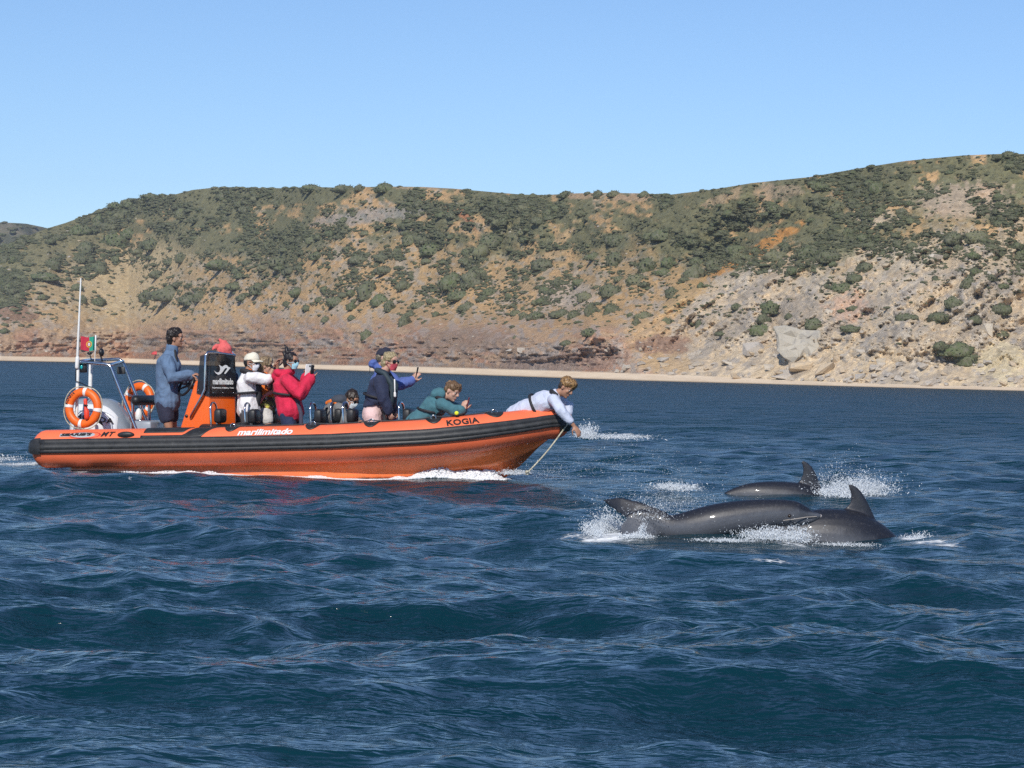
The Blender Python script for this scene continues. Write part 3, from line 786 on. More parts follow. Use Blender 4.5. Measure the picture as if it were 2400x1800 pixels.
def scatter(name, pts, scl, rotz, protos, mat=None):
    """Points that carry one of the prototype objects (or a small ball when there is none)."""
    m = bpy.data.meshes.new(name); n_ = len(pts)
    m.vertices.add(n_); m.vertices.foreach_set('co', np.asarray(pts, np.float32).ravel()); m.update()
    add_attr(m, 'scl', scl, 'FLOAT_VECTOR'); 
    ro = np.zeros((n_, 3), np.float32)
    if np.ndim(rotz) == 2: ro[:] = rotz
    else: ro[:, 2] = rotz
    add_attr(m, 'rot', ro, 'FLOAT_VECTOR')
    add_attr(m, 'pick', rng.integers(0, max(1, len(protos)), n_).astype(float))
    o = link(name, m)
    g = bpy.data.node_groups.new(name, 'GeometryNodeTree')
    g.interface.new_socket('Geometry', in_out='INPUT', socket_type='NodeSocketGeometry'); g.interface.new_socket('Geometry', in_out='OUTPUT', socket_type='NodeSocketGeometry')
    N, L = g.nodes, g.links
    gi, go, jn = N.new('NodeGroupInput'), N.new('NodeGroupOutput'), N.new('GeometryNodeJoinGeometry')
    def attr(nm, t):
        q = N.new('GeometryNodeInputNamedAttribute'); q.data_type = t; q.inputs[0].default_value = nm; return next(s_ for s_ in q.outputs if s_.enabled and s_.name == 'Attribute')
    sc_, ro_, pk = attr('scl', 'FLOAT_VECTOR'), attr('rot', 'FLOAT_VECTOR'), attr('pick', 'FLOAT')
    for k in range(max(1, len(protos))):
        io = N.new('GeometryNodeInstanceOnPoints'); L.new(gi.outputs[0], io.inputs['Points'])
        cm = N.new('FunctionNodeCompare'); cm.data_type = 'FLOAT'; cm.operation = 'EQUAL'; L.new(pk, cm.inputs[0]); cm.inputs[1].default_value = float(k); cm.inputs['Epsilon'].default_value = .1
        L.new(cm.outputs[0], io.inputs['Selection'])
        if protos:
            oi = N.new('GeometryNodeObjectInfo'); oi.inputs['Object'].default_value = protos[k]; oi.transform_space = 'ORIGINAL'; L.new(oi.outputs['Geometry'], io.inputs['Instance'])
        else:
            ic = N.new('GeometryNodeMeshIcoSphere'); ic.inputs['Radius'].default_value = 1; ic.inputs['Subdivisions'].default_value = 2
            sm_ = N.new('GeometryNodeSetMaterial'); sm_.inputs['Material'].default_value = mat; L.new(ic.outputs[0], sm_.inputs[0]); L.new(sm_.outputs[0], io.inputs['Instance'])
        L.new(sc_, io.inputs['Scale']); L.new(ro_, io.inputs['Rotation']); L.new(io.outputs[0], jn.inputs[0])
    L.new(jn.outputs[0], go.inputs[0])
    md = o.modifiers.new('scatter', 'NODES'); md.node_group = g
    if mat is not None: m.materials.append(mat)
    return o
ph, Yh = hill_point(cu[rest], cp[rest])
k_ = Yh / FPX * cw[rest] * .55
pro = [o for o in bpy.data.objects if o.name.split('.')[0] == 'shrub'][:5]
du = rng.uniform(-1500, 140, 2600); dfs = np.interp(du, fx, fs); de = rng.uniform(.3, 1.0, 2600); dp_ = 800 + (dfs - 800) * de
dY_ = 1050 + 170 * de + 22 * fbm2(du * .01, dp_ * .012, 4, 81) + 5 * fbm2(du * .06, dp_ * .06, 3, 82)
ph = np.concatenate([ph, at(du, dp_, dY_)]); k_ = np.concatenate([k_, rng.uniform(.6, 2.2, 2600)])
sc_o = scatter('low_scrub', ph + V3(0, 0, .02), np.stack([k_, k_ * .85, k_ * rng.uniform(.36, .7, len(k_))], -1), rng.uniform(0, 6.28, len(k_)), pro)
tag(sc_o, 'low grey green scrub covering the hilltop and slopes', 'scrub', kind='stuff')

# rocks
def rock_mesh(name, seed, flat=.75, n_pts=15):
    """Angular block: the hull of a few points strewn over a boxy solid."""
    import bmesh
    r_ = np.random.default_rng(seed); bm = bmesh.new()
    for k in range(n_pts):
        d = unit(r_.normal(size=3)); d = np.sign(d) * np.abs(d) ** .6; d = d / np.abs(d).max() * r_.uniform(.72, 1.0)
        bm.verts.new(d * V3(1.12, .95, .95 * flat))
    bmesh.ops.convex_hull(bm, input=bm.verts)
    bmesh.ops.delete(bm, geom=[v for v in bm.verts if not v.link_faces], context='VERTS')
    m = bpy.data.meshes.new(name); bm.to_mesh(m); bm.free(); return m
def rock_mat(name, a, b, c3):
    m, n, l, p = new_mat(name)
    tc = n.new('ShaderNodeTexCoord'); oi = n.new('ShaderNodeObjectInfo')
    f = noise_n(n, l, 2.2, 6, .7, tc.outputs['Object'], .6); f2 = noise_n(n, l, 7, 5, .7, tc.outputs['Object'])
    c = mixc(n, l, oi.outputs['Random'], a, b)
    c = mixc(n, l, ramp(n, l, f, .45, .68), c, c3)
    c = mixc(n, l, math_n(n, l, 'MULTIPLY', ramp(n, l, f2, .6, .75), .35), c, (.24, .215, .185))
    l.new(c, p.inputs['Base Color']); p.inputs['Roughness'].default_value = .92; p.inputs['Specular IOR Level'].default_value = .2
    l.new(bump_n(n, l, math_n(n, l, 'ADD', f, f2), .6, .10), p.inputs['Normal'])
    return m
MAT['rock_pale'] = rock_mat('pale_limestone', (.66, .59, .47), (.54, .48, .40), (.46, .42, .37))
MAT['rock_grey'] = rock_mat('grey_limestone', (.46, .425, .38), (.52, .46, .385), (.36, .335, .30))
MAT['rock_tan'] = rock_mat('tan_sandstone', (.60, .475, .32), (.52, .42, .30), (.44, .38, .30))
RM = {}
for kk, mt in (('pale', MAT['rock_pale']), ('grey', MAT['rock_grey']), ('tan', MAT['rock_tan'])):
    RM[kk] = [rock_mesh('%s_rock' % kk, 300 + 10 * len(RM) + j) for j in range(4)]
    for m_ in RM[kk]: m_.materials.append(mt)
def put_rock(px, py, wd, ht, kind, j, rot=None, lab=None, sink=.15):
    p, Y = hill_point(px, py + ht * .35); p, Y = p[0], float(Y[0]); k = Y / FPX
    o = bpy.data.objects.new('boulder', RM[kind][j % 4]); COL.objects.link(o)
    o.scale = (wd * .45 * k, wd * .40 * k, ht * .62 * k); o.rotation_euler = (rng.uniform(-.2, .2), rng.uniform(-.25, .25), rng.uniform(0, 6.28) if rot is None else rot)
    o.location = p + V3(0, 0, ht * .28 * k)
    if lab is None:
        b, mk = where(px, py)
        size = 'big' if wd > 34 else 'small' if wd < 17 else 'middling'
        shape = 'flat' if wd > 1.8 * ht else 'upright' if ht > wd else 'blocky'
        lab = uniq('%s %s %s boulder %s above %s' % (size, shape, kind, b, mk), ['rough', 'angular', 'weathered', 'broken', 'half buried'])
    else: used.add(lab)
    tag(o, lab, 'boulder', 'boulders at the foot of the hill')
    return o
def slab_mesh():
    r_ = np.random.default_rng(4)
    out = [(-.92, .92), (-.88, .45), (-.97, .05), (-1.0, -.12), (-.82, -.42), (-.52, -.78), (-.28, -.66), (.02, -.52), (.34, -.74), (.62, -.95), (.82, -.78), (1.0, -.58), (.96, -.1), (.90, .32), (.55, .40), (.28, .48), (-.05, .66), (-.42, .84)]
    mb = MB(); rings = []
    for y, k, j in ((.75, .80, .05), (.10, .96, .03), (-.30, 1.0, .03), (-.40, .93, .05), (-.46, .62, .09), (-.43, .30, .07)):
        rings.append([V3(x * k - .02 + r_.uniform(-j, j), y + .16 * z + r_.uniform(-j, j) * .9, z * k + r_.uniform(-j, j)) for x, z in out])
    mb.ring_loft(rings, smooth=False)
    low = [(-.35, -.62), (.0, -.58), (.5, -.98), (.95, -.66), (.7, -1.08), (.1, -.98)]
    mb.ring_loft([[V3(x, .4, z) for x, z in low], [V3(x, -.34, z * .98 + .02) for x, z in low]], smooth=False)
    return mb.mesh('slab_rock')
slab = slab_mesh(); slab.materials.append(rock_mat('slab_limestone', (.46, .425, .355), (.46, .425, .355), (.33, .315, .285))); RM['slab'] = [slab] * 4
put_rock(1874, 798, 126, 92, 'slab', 0, .06, 'huge pale grey slab leaning on the cliff above the shore, largest of the rocks')
put_rock(1876, 857, 62, 34, 'tan', 1, .1, 'tan block wedged under the huge pale slab')
put_rock(1834, 880, 62, 26, 'grey', 2, .2, 'wide grey boulder on the beach under the huge pale slab')
put_rock(1935, 862, 52, 30, 'tan', 3, -.2, 'tan boulder just right of the huge pale slab foot')
put_rock(1765, 816, 56, 44, 'grey', 0, .4, 'big brownish grey block left of the huge pale slab')
put_rock(2316, 768, 40, 44, 'pale', 1, .2, 'tall pale outcrop beside the dark shrubs near the far right')
put_rock(1199, 818, 34, 22, 'grey', 2, .1, 'square grey block beside a ledge above the middle of the beach')
put_rock(1222, 820, 26, 18, 'grey', 3, .3, 'smaller grey block touching the square grey block above the beach')
put_rock(2020, 823, 34, 12, 'pale', 0, 0, 'bright flat white stone on the scree right of the huge slab')
put_rock(1708, 850, 40, 12, 'pale', 1, .1, 'long flat pale stone low on the scree left of the huge slab')
put_rock(2192, 600, 46, 20, 'pale', 2, .1, 'wide white outcrop high on the right hand scree')
for j in range(135):                                   # the belt of blocks along the shore
    px = rng.uniform(1400, 2395); f_ = rng.uniform(0, 1) ** 1.5
    py = float(np.interp(px, *BTOP)) - 2 - f_ * 60
    wd = np.clip(rng.lognormal(2.85, .38), 10, 44)
    put_rock(px, py, wd, wd * rng.uniform(.38, .7), rng.choice(['grey', 'grey', 'pale', 'tan']), j)
for j in range(34):                                    # loose blocks up the scree
    px = rng.uniform(1500, 2390); py = rng.uniform(560, 830)
    e_s = coast(np.array([px]), np.array([py])); 
    if e_s[4][0] < .35: continue
    wd = np.clip(rng.lognormal(2.6, .35), 10, 30)
    put_rock(px, py, wd, wd * rng.uniform(.45, .8), rng.choice(['grey', 'pale', 'pale', 'tan']), j)
# a red shelter on the sand
tb, _ = hill_point(365, 835); tb = tb[0]
bt_ = empty('beach_shelter', tb); mb_ = MB(); rr_ = 1.05
rings_ = [[V3(rr_ * math.cos(t) * math.cos(q), rr_ * .8 * math.cos(t) * math.sin(q), .35 + .75 * math.sin(t)) for q in np.linspace(0, 2 * math.pi, 12, endpoint=False)] for t in np.linspace(0, 1.5, 6)]
mb_.ring_loft(rings_); mb_.obj('canopy', plain('red_canopy', (.62, .06, .06), .7, .1), bt_)
mb_ = MB(); mb_.tube([V3(0, 0, -.1), V3(0, 0, 1.1)], .03, 6); mb_.obj('pole', plain('shelter_pole', (.5, .5, .5), .5), bt_)
tag(bt_, 'tiny red beach shelter on the sand behind the skipper', 'beach shelter')
# stones too many to count
cand = 26000
ru = rng.uniform(-200, 2650, cand); rb = np.interp(ru, *BTOP); rs = np.interp(ru, SKX, SKY_); rp = rb + (rs - rb) * rng.uniform(0, .95, cand)
cv = coast(ru, rp); n_ = fbm2(cv[5] * .3, cv[6] * .4, 3, 95)
pr = np.where(ru > 1350, .30 * cv[4] * sstep(-.5, .3, n_), .10 * sstep(0, .5, n_)) + .10 * sstep(.1, .5, n_)
ok = rng.uniform(0, 1, cand) < pr
ru, rp = ru[ok][:9000], rp[ok][:9000]
pp, Yr = hill_point(ru, rp); kr = Yr / FPX * np.clip(rng.lognormal(.95, .55, len(ru)), 1.0, 8)
pro = [next(o for o in bpy.data.objects if o.name.startswith('boulder') and o.data == RM[k][j]) for k, j in (('pale', 0), ('grey', 0), ('tan', 1), ('pale', 2), ('grey', 3)) if any(o.name.startswith('boulder') and o.data == RM[k][j] for o in bpy.data.objects)]
scr = scatter('scree', pp, np.stack([kr * .7, kr * .6, kr * .38], -1), rng.uniform(0, 6.28, len(kr)), pro)
tag(scr, 'loose pale and grey stones strewn over the slope', 'stones', kind='stuff')

# thin sea air between the camera and the hills
def haze_box():
    m, n, l, p = new_mat('sea_haze'); n.remove(p)
    v = n.new('ShaderNodeVolumePrincipled'); v.inputs['Color'].default_value = (.86, .91, 1, 1); v.inputs['Density'].default_value = .00021; v.inputs['Anisotropy'].default_value = .2
    l.new(v.outputs[0], n['Material Output'].inputs['Volume'])
    mb = MB(); mb.box((0, 600, 38), (3400, 1500, 92)); o = mb.obj('haze', m)
    tag(o, 'thin pale sea haze lying over the bay', kind='stuff')
haze_box()

# ------------------------------------------------------------------ the inflatable boat
boat = empty('inflatable_boat', BO, BA)
tag(boat, 'orange rigid inflatable boat with black rubbing band carrying ten people', 'boat')
TR = 0.25
# centre heights read from the photo's upper tube edge, station by station
TX = [-0.2, 0.0, 2.0, 3.5, 4.5, 5.3, 6.0, 6.5, 6.8]
TZ = [.205, .21, .27, .35, .435, .53, .615, .655, .665]
def tube_c(x, side=-1):
    q = np.clip((x - 3.9) / 2.86, 0, 1)
    return V3(x, side * .95 * (1 - q ** 2.25), float(np.interp(x, TX, TZ)))
def _sheer():
    xs_, zs_ = [], []
    for px, py in ((110, 1008), (350, 1004), (540, 1001), (780, 995), (1000, 983.5), (1100, 973.5), (1200, 964), (1275, 954)):
        y = -.95
        for _ in range(8): q = B(px, py, y); y = float(tube_c(min(max(q[0], 0), 6.7))[1])
        xs_.append(float(q[0])); zs_.append(float(q[2]) - tube_r(float(q[0])) * 1.0)
    xs_ = [-.3] + xs_ + [6.8]; zs_ = [zs_[0]] + zs_ + [zs_[-1] + .012]
    return xs_, zs_
def tube_r(x): return TR * (1 - .16 * sstep(5.6, 6.75, x))
TX, TZ = _sheer()
XS = np.concatenate([np.linspace(.11, 4, 42), np.linspace(4.1, 6.5, 40), np.linspace(6.53, 6.755, 9)])
TC = np.array([tube_c(x) for x in XS])
TCs = TC.copy()
for _ in range(3): TCs[1:-1, 2] = (TC[:-2, 2] + 2 * TC[1:-1, 2] + TC[2:, 2]) / 4; TC[:] = TCs
ARC = np.concatenate([[0], np.cumsum(np.linalg.norm(np.diff(TC, axis=0), axis=1))])
def tube_r(x): return TR * (1 - .16 * sstep(5.6, 6.75, x))
def tube_frame(x):
    c = V3(*[np.interp(x, XS, TC[:, i]) for i in range(3)])
    a = V3(*[np.interp(x - .04, XS, TC[:, i]) for i in range(3)]); b = V3(*[np.interp(x + .04, XS, TC[:, i]) for i in range(3)])
    t = unit(b - a); out = unit(np.cross(t, V3(0, 0, 1))); return c, t, out, np.cross(out, t)
def tube_pt(x, ang, dr=0.0):
    c, t, out, up = tube_frame(x); r_ = tube_r(x) + dr
    return c + r_ * (math.cos(R(ang)) * out + math.sin(R(ang)) * up)
mirror = lambda p: V3(p[0], -p[1], p[2])

def tube_mesh():
    mb = MB(); rings = []; n = 32
    for x in XS:
        c, t, out, up = tube_frame(x); r_ = tube_r(x); rings.append([c + r_ * (math.cos(a) * out + math.sin(a) * up) for a in np.linspace(0, 2 * math.pi, n, endpoint=False)])
    c, t, out, up = tube_frame(XS[0]); r0 = tube_r(XS[0])
    st = []
    for k, (dx, f) in enumerate(((.17, .35), (.145, .62), (.10, .82), (.05, .95))): st.append([c - t * dx + r0 * f * (math.cos(a) * out + math.sin(a) * up) for a in np.linspace(0, 2 * math.pi, n, endpoint=False)])
    c, t, out, up = tube_frame(XS[-1]); r1 = tube_r(XS[-1])
    en = [[c + t * r1 * math.sin(R(d)) + r1 * math.cos(R(d)) * (math.cos(a) * out + math.sin(a) * up) for a in np.linspace(0, 2 * math.pi, n, endpoint=False)] for d in (25, 50, 75)]
    A = st + rings + en
    mb.ring_loft(A); mb.ring_loft([[mirror(p) for p in reversed(r_)] for r_ in A])
    return mb
tube_mesh().obj('inflatable_tube', MAT['tube'], boat)

def strip(xs, prof, mat, name, both=True, ends=True, parent=boat):
    """Band on the tube: prof = list of (angle, proud) round a closed section."""
    mb = MB(); rings = []
    for x in xs:
        pr = prof(x) if callable(prof) else prof
        rings.append([tube_pt(x, a, d) for a, d in pr])
    mb.ring_loft(rings)
    if both: mb.ring_loft([[mirror(p) for p in reversed(r_)] for r_ in rings])
    return mb.obj(name, mat, parent)
xs_all = np.concatenate([np.linspace(-.12, 4, 50), np.linspace(4.1, 6.84, 50)])
rub = strip(XS, [(-11, -.01), (-11.5, .022), (-9, .031), (-4, .031), (-2, .022), (14, .022), (16, .025), (20, .031), (27, .031), (29.5, .022), (30, -.01)], MAT['rubber'], 'rubbing_strake')
strip(XS, [(-1.2, .015), (-.8, .026), (13.2, .026), (13.6, .015)], MAT['rubber_grey'], 'strake_insert', parent=rub)
# rubber nose and stern caps of the strake
mb = MB()
c, t, out, up = tube_frame(XS[-1]); r1 = tube_r(XS[-1])
cN = V3(c[0], 0, c[2])
rings = []
for a, d in [(-32, -.004), (-28, .022), (-12, .030), (-9, .038), (-4, .038), (-2, .026), (14, .026), (16, .031), (21, .039), (27, .039), (30, .028), (44, .020), (50, -.004)]:
    rr = (r1 + d) * math.cos(R(a)); zz_ = (r1 + d) * math.sin(R(a))
    rings.append([cN + V3(rr * math.cos(th) * .98, rr * math.sin(th) * .98, zz_) for th in np.linspace(R(-56), R(56), 22)])
mb.ring_loft(rings, cap=False, closed=False)
mb.obj('bow_cap', MAT['rubber'], rub)
mb = MB()
c, t, out, up = tube_frame(XS[0])
for sgn in (1, -1):
    ring = []
    for k, (dx, f) in enumerate(((.215, .30), (.19, .62), (.135, .88), (.06, 1.02), (-.02, 1.06))):
        ring.append([c - t * dx + (TR + .012) * f * (math.cos(R(a)) * out + math.sin(R(a)) * up) for a in np.linspace(-14, 33, 12)])
    if sgn < 0: ring = [[mirror(p) for p in reversed(r_)] for r_ in ring]
    mb.ring_loft(ring, cap=False, closed=False)
mb.obj('stern_cap', MAT['rubber'], rub)

# hull
def hull_mesh():
    mb = MB(); xs = np.concatenate([np.linspace(.45, 4.6, 24), np.linspace(4.75, 6.72, 26)]); rings = []
    for x in xs:
        zk = float(np.interp(x, KX, KZ)); tc = tube_c(min(x, 6.755)); rt = tube_r(x)
        yt = abs(tc[1]) - .02; zt = tc[2] - rt * .80
        q = np.clip((x - 3.3) / 3.25, 0, 1); yc = .93 * (1 - q ** 2.1); zc = float(np.interp(x, [0, 3.5, 5, 6, 6.5, 6.75], [-.10, -.09, .0, .17, .38, .55]))
        zc = max(zc, zk + .01); yt = max(yt, .012); yc = max(min(yc, yt + .0), .008)
        half = [V3(x, 0, zk), V3(x, -yc * .33, zk + (zc - zk) * .36), V3(x, -yc * .36, zk + (zc - zk) * .36 - .012), V3(x, -yc * .66, zk + (zc - zk) * .70), V3(x, -yc * .69, zk + (zc - zk) * .70 - .012), V3(x, -yc * .965, zc - .015), V3(x, -yc, zc + .0), V3(x, -yc * .985, zc + .03), V3(x, -(yc + yt) / 2 * .985, (zc + .03 + zt) / 2), V3(x, -yt, zt)]
        rings.append([mirror(p) for p in reversed(half)] + half[1:])
    mb.ring_loft(rings, cap=False, closed=False)
    # transom
    r0 = rings[0]; mb.add(r0 + [V3(.45, 0, .36)], [tuple(range(len(r0))) + (len(r0),)], False)
    return mb
hull_mesh().obj('hull', MAT['hull'], boat)
mb = MB()
for z_, x0, x1 in ((.10, .5, 5.2),):
    ys = np.linspace(x0, x1, 20); top = [V3(x, -(abs(tube_c(x)[1]) - .12), z_ + .03 * max(0, x - 4)) for x in ys]; bot = [mirror(p) for p in reversed(top)]
    mb.add(top + bot, [tuple(range(40))], False)
mb.obj('deck', MAT['deck'], boat)
mb = MB(); xs_ = np.linspace(5.15, 6.5, 14)
top = [V3(x, -(max(abs(tube_c(x)[1]) - .1, .02)), .36 + .10 * (x - 5.15)) for x in xs_]
mb.add(top + [mirror(p) for p in reversed(top)], [tuple(range(28))], False); mb.obj('bow_locker', MAT['hull'], boat)
mb = MB(); mb.box((.52, 0, .25), (.08, 1.45, .42), bev=.02); mb.obj('transom', MAT['hull'], boat)

# black grip pads, handles, lettering on the near tube
def patch(name, x0, x1, lo, hi, mat, dr=.006, nx=28, na=8, both=False, parent=boat):
    mb = MB()
    for m_ in ((0, 1) if both else (0,)):
        rings = []
        for x in np.linspace(x0, x1, nx):
            a0, a1 = lo(x), hi(x); ring = [tube_pt(x, a, dr) for a in np.linspace(a0, a1, na)]
            ring += [tube_pt(x, a, -.01) for a in np.linspace(a1, a0, 3)]
            rings.append([mirror(p) for p in reversed(ring)] if m_ else ring)
        mb.ring_loft(rings)
    return mb.obj(name, mat, parent)
def tx(px, py=1010):
    y = -1.08
    for _ in range(6):
        x = float(B(px, py, y)[0]); c_, t_, o2, u2 = tube_frame(x); y = float(c_[1] + o2[1] * tube_r(x) * .72)
    return x
xa, xb, xc, xd, xe, xf = tx(337), tx(428), tx(446), tx(332), tx(468), tx(506)
patch('grip_pad', xa, xc, lambda x: 50 + 36 * sstep(xb, xc, x) * .9, lambda x: 94, MAT['rubber'])
patch('grip_pad', xd, xf, lambda x: 29 + 58 * np.clip((x - tx(472)) / (xf - tx(472)), 0, 1), lambda x: 39 + 55 * np.clip((x - tx(432)) / (tx(466) - tx(432)), 0, 1), MAT['rubber'])
for px in (539, 728, 866, 1013, 1157):
    x0 = tx(px, 985); w_ = .072
    h_ = patch('handle_patch', x0 - w_ * 1.45, x0 + w_ * 1.45, lambda x: 96 - 46 * math.sqrt(max(0, 1 - ((x - x0) / (w_ * 1.46)) ** 2)), lambda x: 100, MAT['rubber'], dr=.010, nx=16)
    mb = MB(); mb.tube([tube_pt(x0 - .03, 82, .0), tube_pt(x0 - .028, 84, .035), tube_pt(x0, 84, .05), tube_pt(x0 + .028, 84, .035), tube_pt(x0 + .03, 82, .0)], .007, 8)
    mb.obj('ring_eye', MAT['steel'], h_)
mb = MB(); pts = []
hx = [tx(p, 985) for p in (539, 728, 866, 1013, 1157)]
for a, b in zip(hx[:-1], hx[1:]):
    for q in np.linspace(0, 1, 12, endpoint=False): pts.append(tube_pt(a + (b - a) * q, 84 + 3 * math.sin(math.pi * q), .035 - .028 * math.sin(math.pi * q) ** .5))
pts.append(tube_pt(hx[-1], 84, .035)); mb.tube(pts, .008, 7); mb.obj('lifeline', MAT['rope_dark'], boat)
x0 = tx(297, 1019)
mb = MB(); c, t, out, up = tube_frame(x0); nrm = math.cos(R(42)) * out + math.sin(R(42)) * up; tg = np.cross(t, nrm)
mb.ell(c + nrm * (TR + .005), (t * .12, tg * .042, nrm * .05), 18, 10); mb.obj('tow_cleat', MAT['rubber'], boat)

def text_mesh(body, size=1.0, bold=0.0, shear=0.0, thick=0.02, spacing=1.0):
    cu = bpy.data.curves.new('lettering', 'FONT'); cu.body = body; cu.size = size; cu.offset = bold; cu.shear = shear; cu.extrude = thick; cu.space_character = spacing; cu.resolution_u = 3
    o = bpy.data.objects.new('lettering', cu); COL.objects.link(o)
    dg = bpy.context.evaluated_depsgraph_get(); m = bpy.data.meshes.new_from_object(o.evaluated_get(dg))
    bpy.data.objects.remove(o); bpy.data.curves.remove(cu)
    v = np.empty(len(m.vertices) * 3, np.float32); m.vertices.foreach_get('co', v)
    return m, v.reshape(-1, 3).astype(float)
def tube_text(body, px0, px1, a0, a1, mat, name, bold=.03, shear=0.0, py=1010, spacing=1.0, parent=boat):
    """Lettering laid on the near tube between two pixels' stations and two angles."""
    m, v = text_mesh(body, 1, bold, shear, .02, spacing)
    x0, x1 = tx(px0, py), tx(px1, py)
    u_ = (v[:, 0] - v[:, 0].min()) / np.ptp(v[:, 0]); h_ = (v[:, 1] - v[:, 1].min()) / np.ptp(v[:, 1])
    P = np.array([tube_pt(x0 + (x1 - x0) * a, a0 + (a1 - a0) * b, .004 + .004 * (z > 0)) for a, b, z in zip(u_, h_, v[:, 2])])
    m.vertices.foreach_set('co', P.astype(np.float32).ravel()); m.update()
    return link(name, m, mat, parent)
tube_text('marilimitado', 559, 688, 33, 57, MAT['white'], 'lettering', .035, .22)
tube_text('KOGIA', 1040, 1114, 35, 58, MAT['ink'], 'lettering', .03, 0, 990, 1.05)
tube_text('MT', 238, 270, 38, 57, MAT['ink'], 'lettering', .035, .3, 1018, 1.25)
def oval_patch(name, px0, px1, a0, a1, mat, dr):
    xa_, xb_ = tx(px0, 1020), tx(px1, 1020); xm, am, hw, ha = (xa_ + xb_) / 2, (a0 + a1) / 2, (xb_ - xa_) / 2, (a1 - a0) / 2
    f = lambda x: math.sqrt(max(0, 1 - ((x - xm) / hw) ** 2))
    return patch(name, xa_ + .001, xb_ - .001, lambda x: am - ha * f(x), lambda x: am + ha * f(x), mat, dr, 24)
oval_patch('logo_ring', 160, 237, 32, 60, MAT['logo_red'], .003)
oval_patch('logo_ring', 163, 234, 33.5, 58.5, MAT['tube'], .0045)
oval_patch('logo_plate', 166, 224, 35, 56, MAT['logo_grey'], .006)
patch('logo_plate', tx(141, 1020), tx(168, 1020), lambda x: 40, lambda x: 53, MAT['logo_grey'], .004, 8)
tube_text("SEARIB'S", 144, 216, 41, 52, MAT['ink'], 'lettering', .045, .2, 1018).location = (0, -.004, .003)

# ---- console
con = None
def Bx(px, py, yb): return float(B(px, py, yb)[0])
cz0, cz1 = .10, 1.04
xA0, xA1, xF0, xF1 = Bx(422, 1002, -.42), Bx(457, 893, -.42), Bx(491, 912, -.42), Bx(551, 914, -.02)
mb = MB()
ztop = float(B(470, 893, -.42)[2]); zfr = float(B(491, 912, -.42)[2])
side_pts = lambda y: [V3(xA0 - .03, y, cz0), V3(xA0 + .01, y, .55), V3(xA1, y, ztop), V3(xA1 + .10, y, ztop + .01), V3(xF0, y, zfr), V3(xF0 + .02, y, cz0)]
L_, Rr = side_pts(.42), side_pts(-.42)
nose_t, nose_b = V3(xF1, 0, zfr - .02), V3(xF1 + .03, 0, cz0)
vs = Rr + L_ + [nose_t, nose_b]
mb.add(vs, [(0, 5, 4, 3, 2, 1), (6, 7, 8, 9, 10, 11), (0, 1, 7, 6), (1, 2, 8, 7), (2, 3, 9, 8), (3, 4, 12, 10, 9), (4, 5, 13, 12), (10, 12, 13, 11)], False)
con_m = mb.mesh('console')
con = link('console', con_m, MAT['console'], boat)
bv = con.modifiers.new('b', 'BEVEL'); bv.width = .022; bv.segments = 3; bv.limit_method = 'ANGLE'
# windscreen: side wing and angled front panes, smoked
MAT['smoke'] = glass_mat('smoked_acrylic', (.018, .018, .02), .70)
zb = zfr - .10; zt_ = float(B(500, 829, -.4)[2])
pn = [V3(xA1 + .03, -.43, zb + .04), V3(xF0 + .01, -.43, zb), V3(xF1 + .01, -.01, zb), V3(xF0 + .01, .43, zb), V3(xA1 + .03, .43, zb + .04)]
pt_ = [V3(xA1 + .06, -.40, zt_ - .03), V3(xF0 - .01, -.40, zt_), V3(xF1 - .02, -.01, zt_ - .02), V3(xF0 - .01, .40, zt_), V3(xA1 + .06, .40, zt_ - .03)]
for i in range(4):
    a, b, c, d = pn[i], pn[i + 1], pt_[i + 1], pt_[i]
    mb = MB(); nn = unit(np.cross(b - a, d - a)); ring0 = [a, b, c, d]; mb.ring_loft([ring0, [p + nn * .006 for p in ring0]], smooth=False)
    ws = mb.obj('windscreen_pane', MAT['smoke'], con)
    mb = MB()
    for q in (.12, .5, .88): mb.ball(a + (b - a) * q + (d - a) * .09 + nn * .006, .008, 8, 5)
    mb.obj('screw', MAT['steel'], ws)
# printed wave and name on the near front pane
a, b, c, d = pn[1], pn[2], pt_[2], pt_[1]
pnx = unit(b - a); pny = unit((d - a) - pnx * np.dot(d - a, pnx)); pnn = unit(np.cross(pnx, pny)); W_ = np.linalg.norm(b - a); H_ = np.linalg.norm(d - a)
sgn_ = 1 if pnn[1] < 0 else -1
pnn = pnn * sgn_
if np.dot(np.cross(pnx, pny), pnn) < 0: pass
def pane_text(body, x0, x1, y0, y1, bold):
    m, v = text_mesh(body, 1, bold, 0, .01)
    u_ = (v[:, 0] - v[:, 0].min()) / np.ptp(v[:, 0]); h_ = (v[:, 1] - v[:, 1].min()) / np.ptp(v[:, 1])
    P = a + np.outer((x0 + (x1 - x0) * u_) * W_, pnx) + np.outer((y0 + (y1 - y0) * h_) * H_, pny) + np.outer(.012 + .002 * (v[:, 2] > 0), pnn)
    m.vertices.foreach_set('co', P.astype(np.float32).ravel()); m.update(); return link('lettering', m, MAT['white'], con)
pane_text('marilimitado', .10, .88, .285, .43, .03)
pane_text('Experiences, Dolphins, Tours', .08, .90, .185, .225, .03)
lg = [(.02, .40), (.10, .33), (.20, .30), (.30, .31), (.38, .36), (.46, .46), (.55, .58), (.63, .65), (.72, .66), (.80, .60), (.86, .52), (.97, .56), (.90, .47), (.78, .34), (.66, .24), (.60, .20), (.64, .30), (.72, .42), (.76, .52), (.72, .56), (.66, .53), (.58, .42), (.50, .30), (.40, .20), (.30, .16), (.20, .18), (.10, .26)]
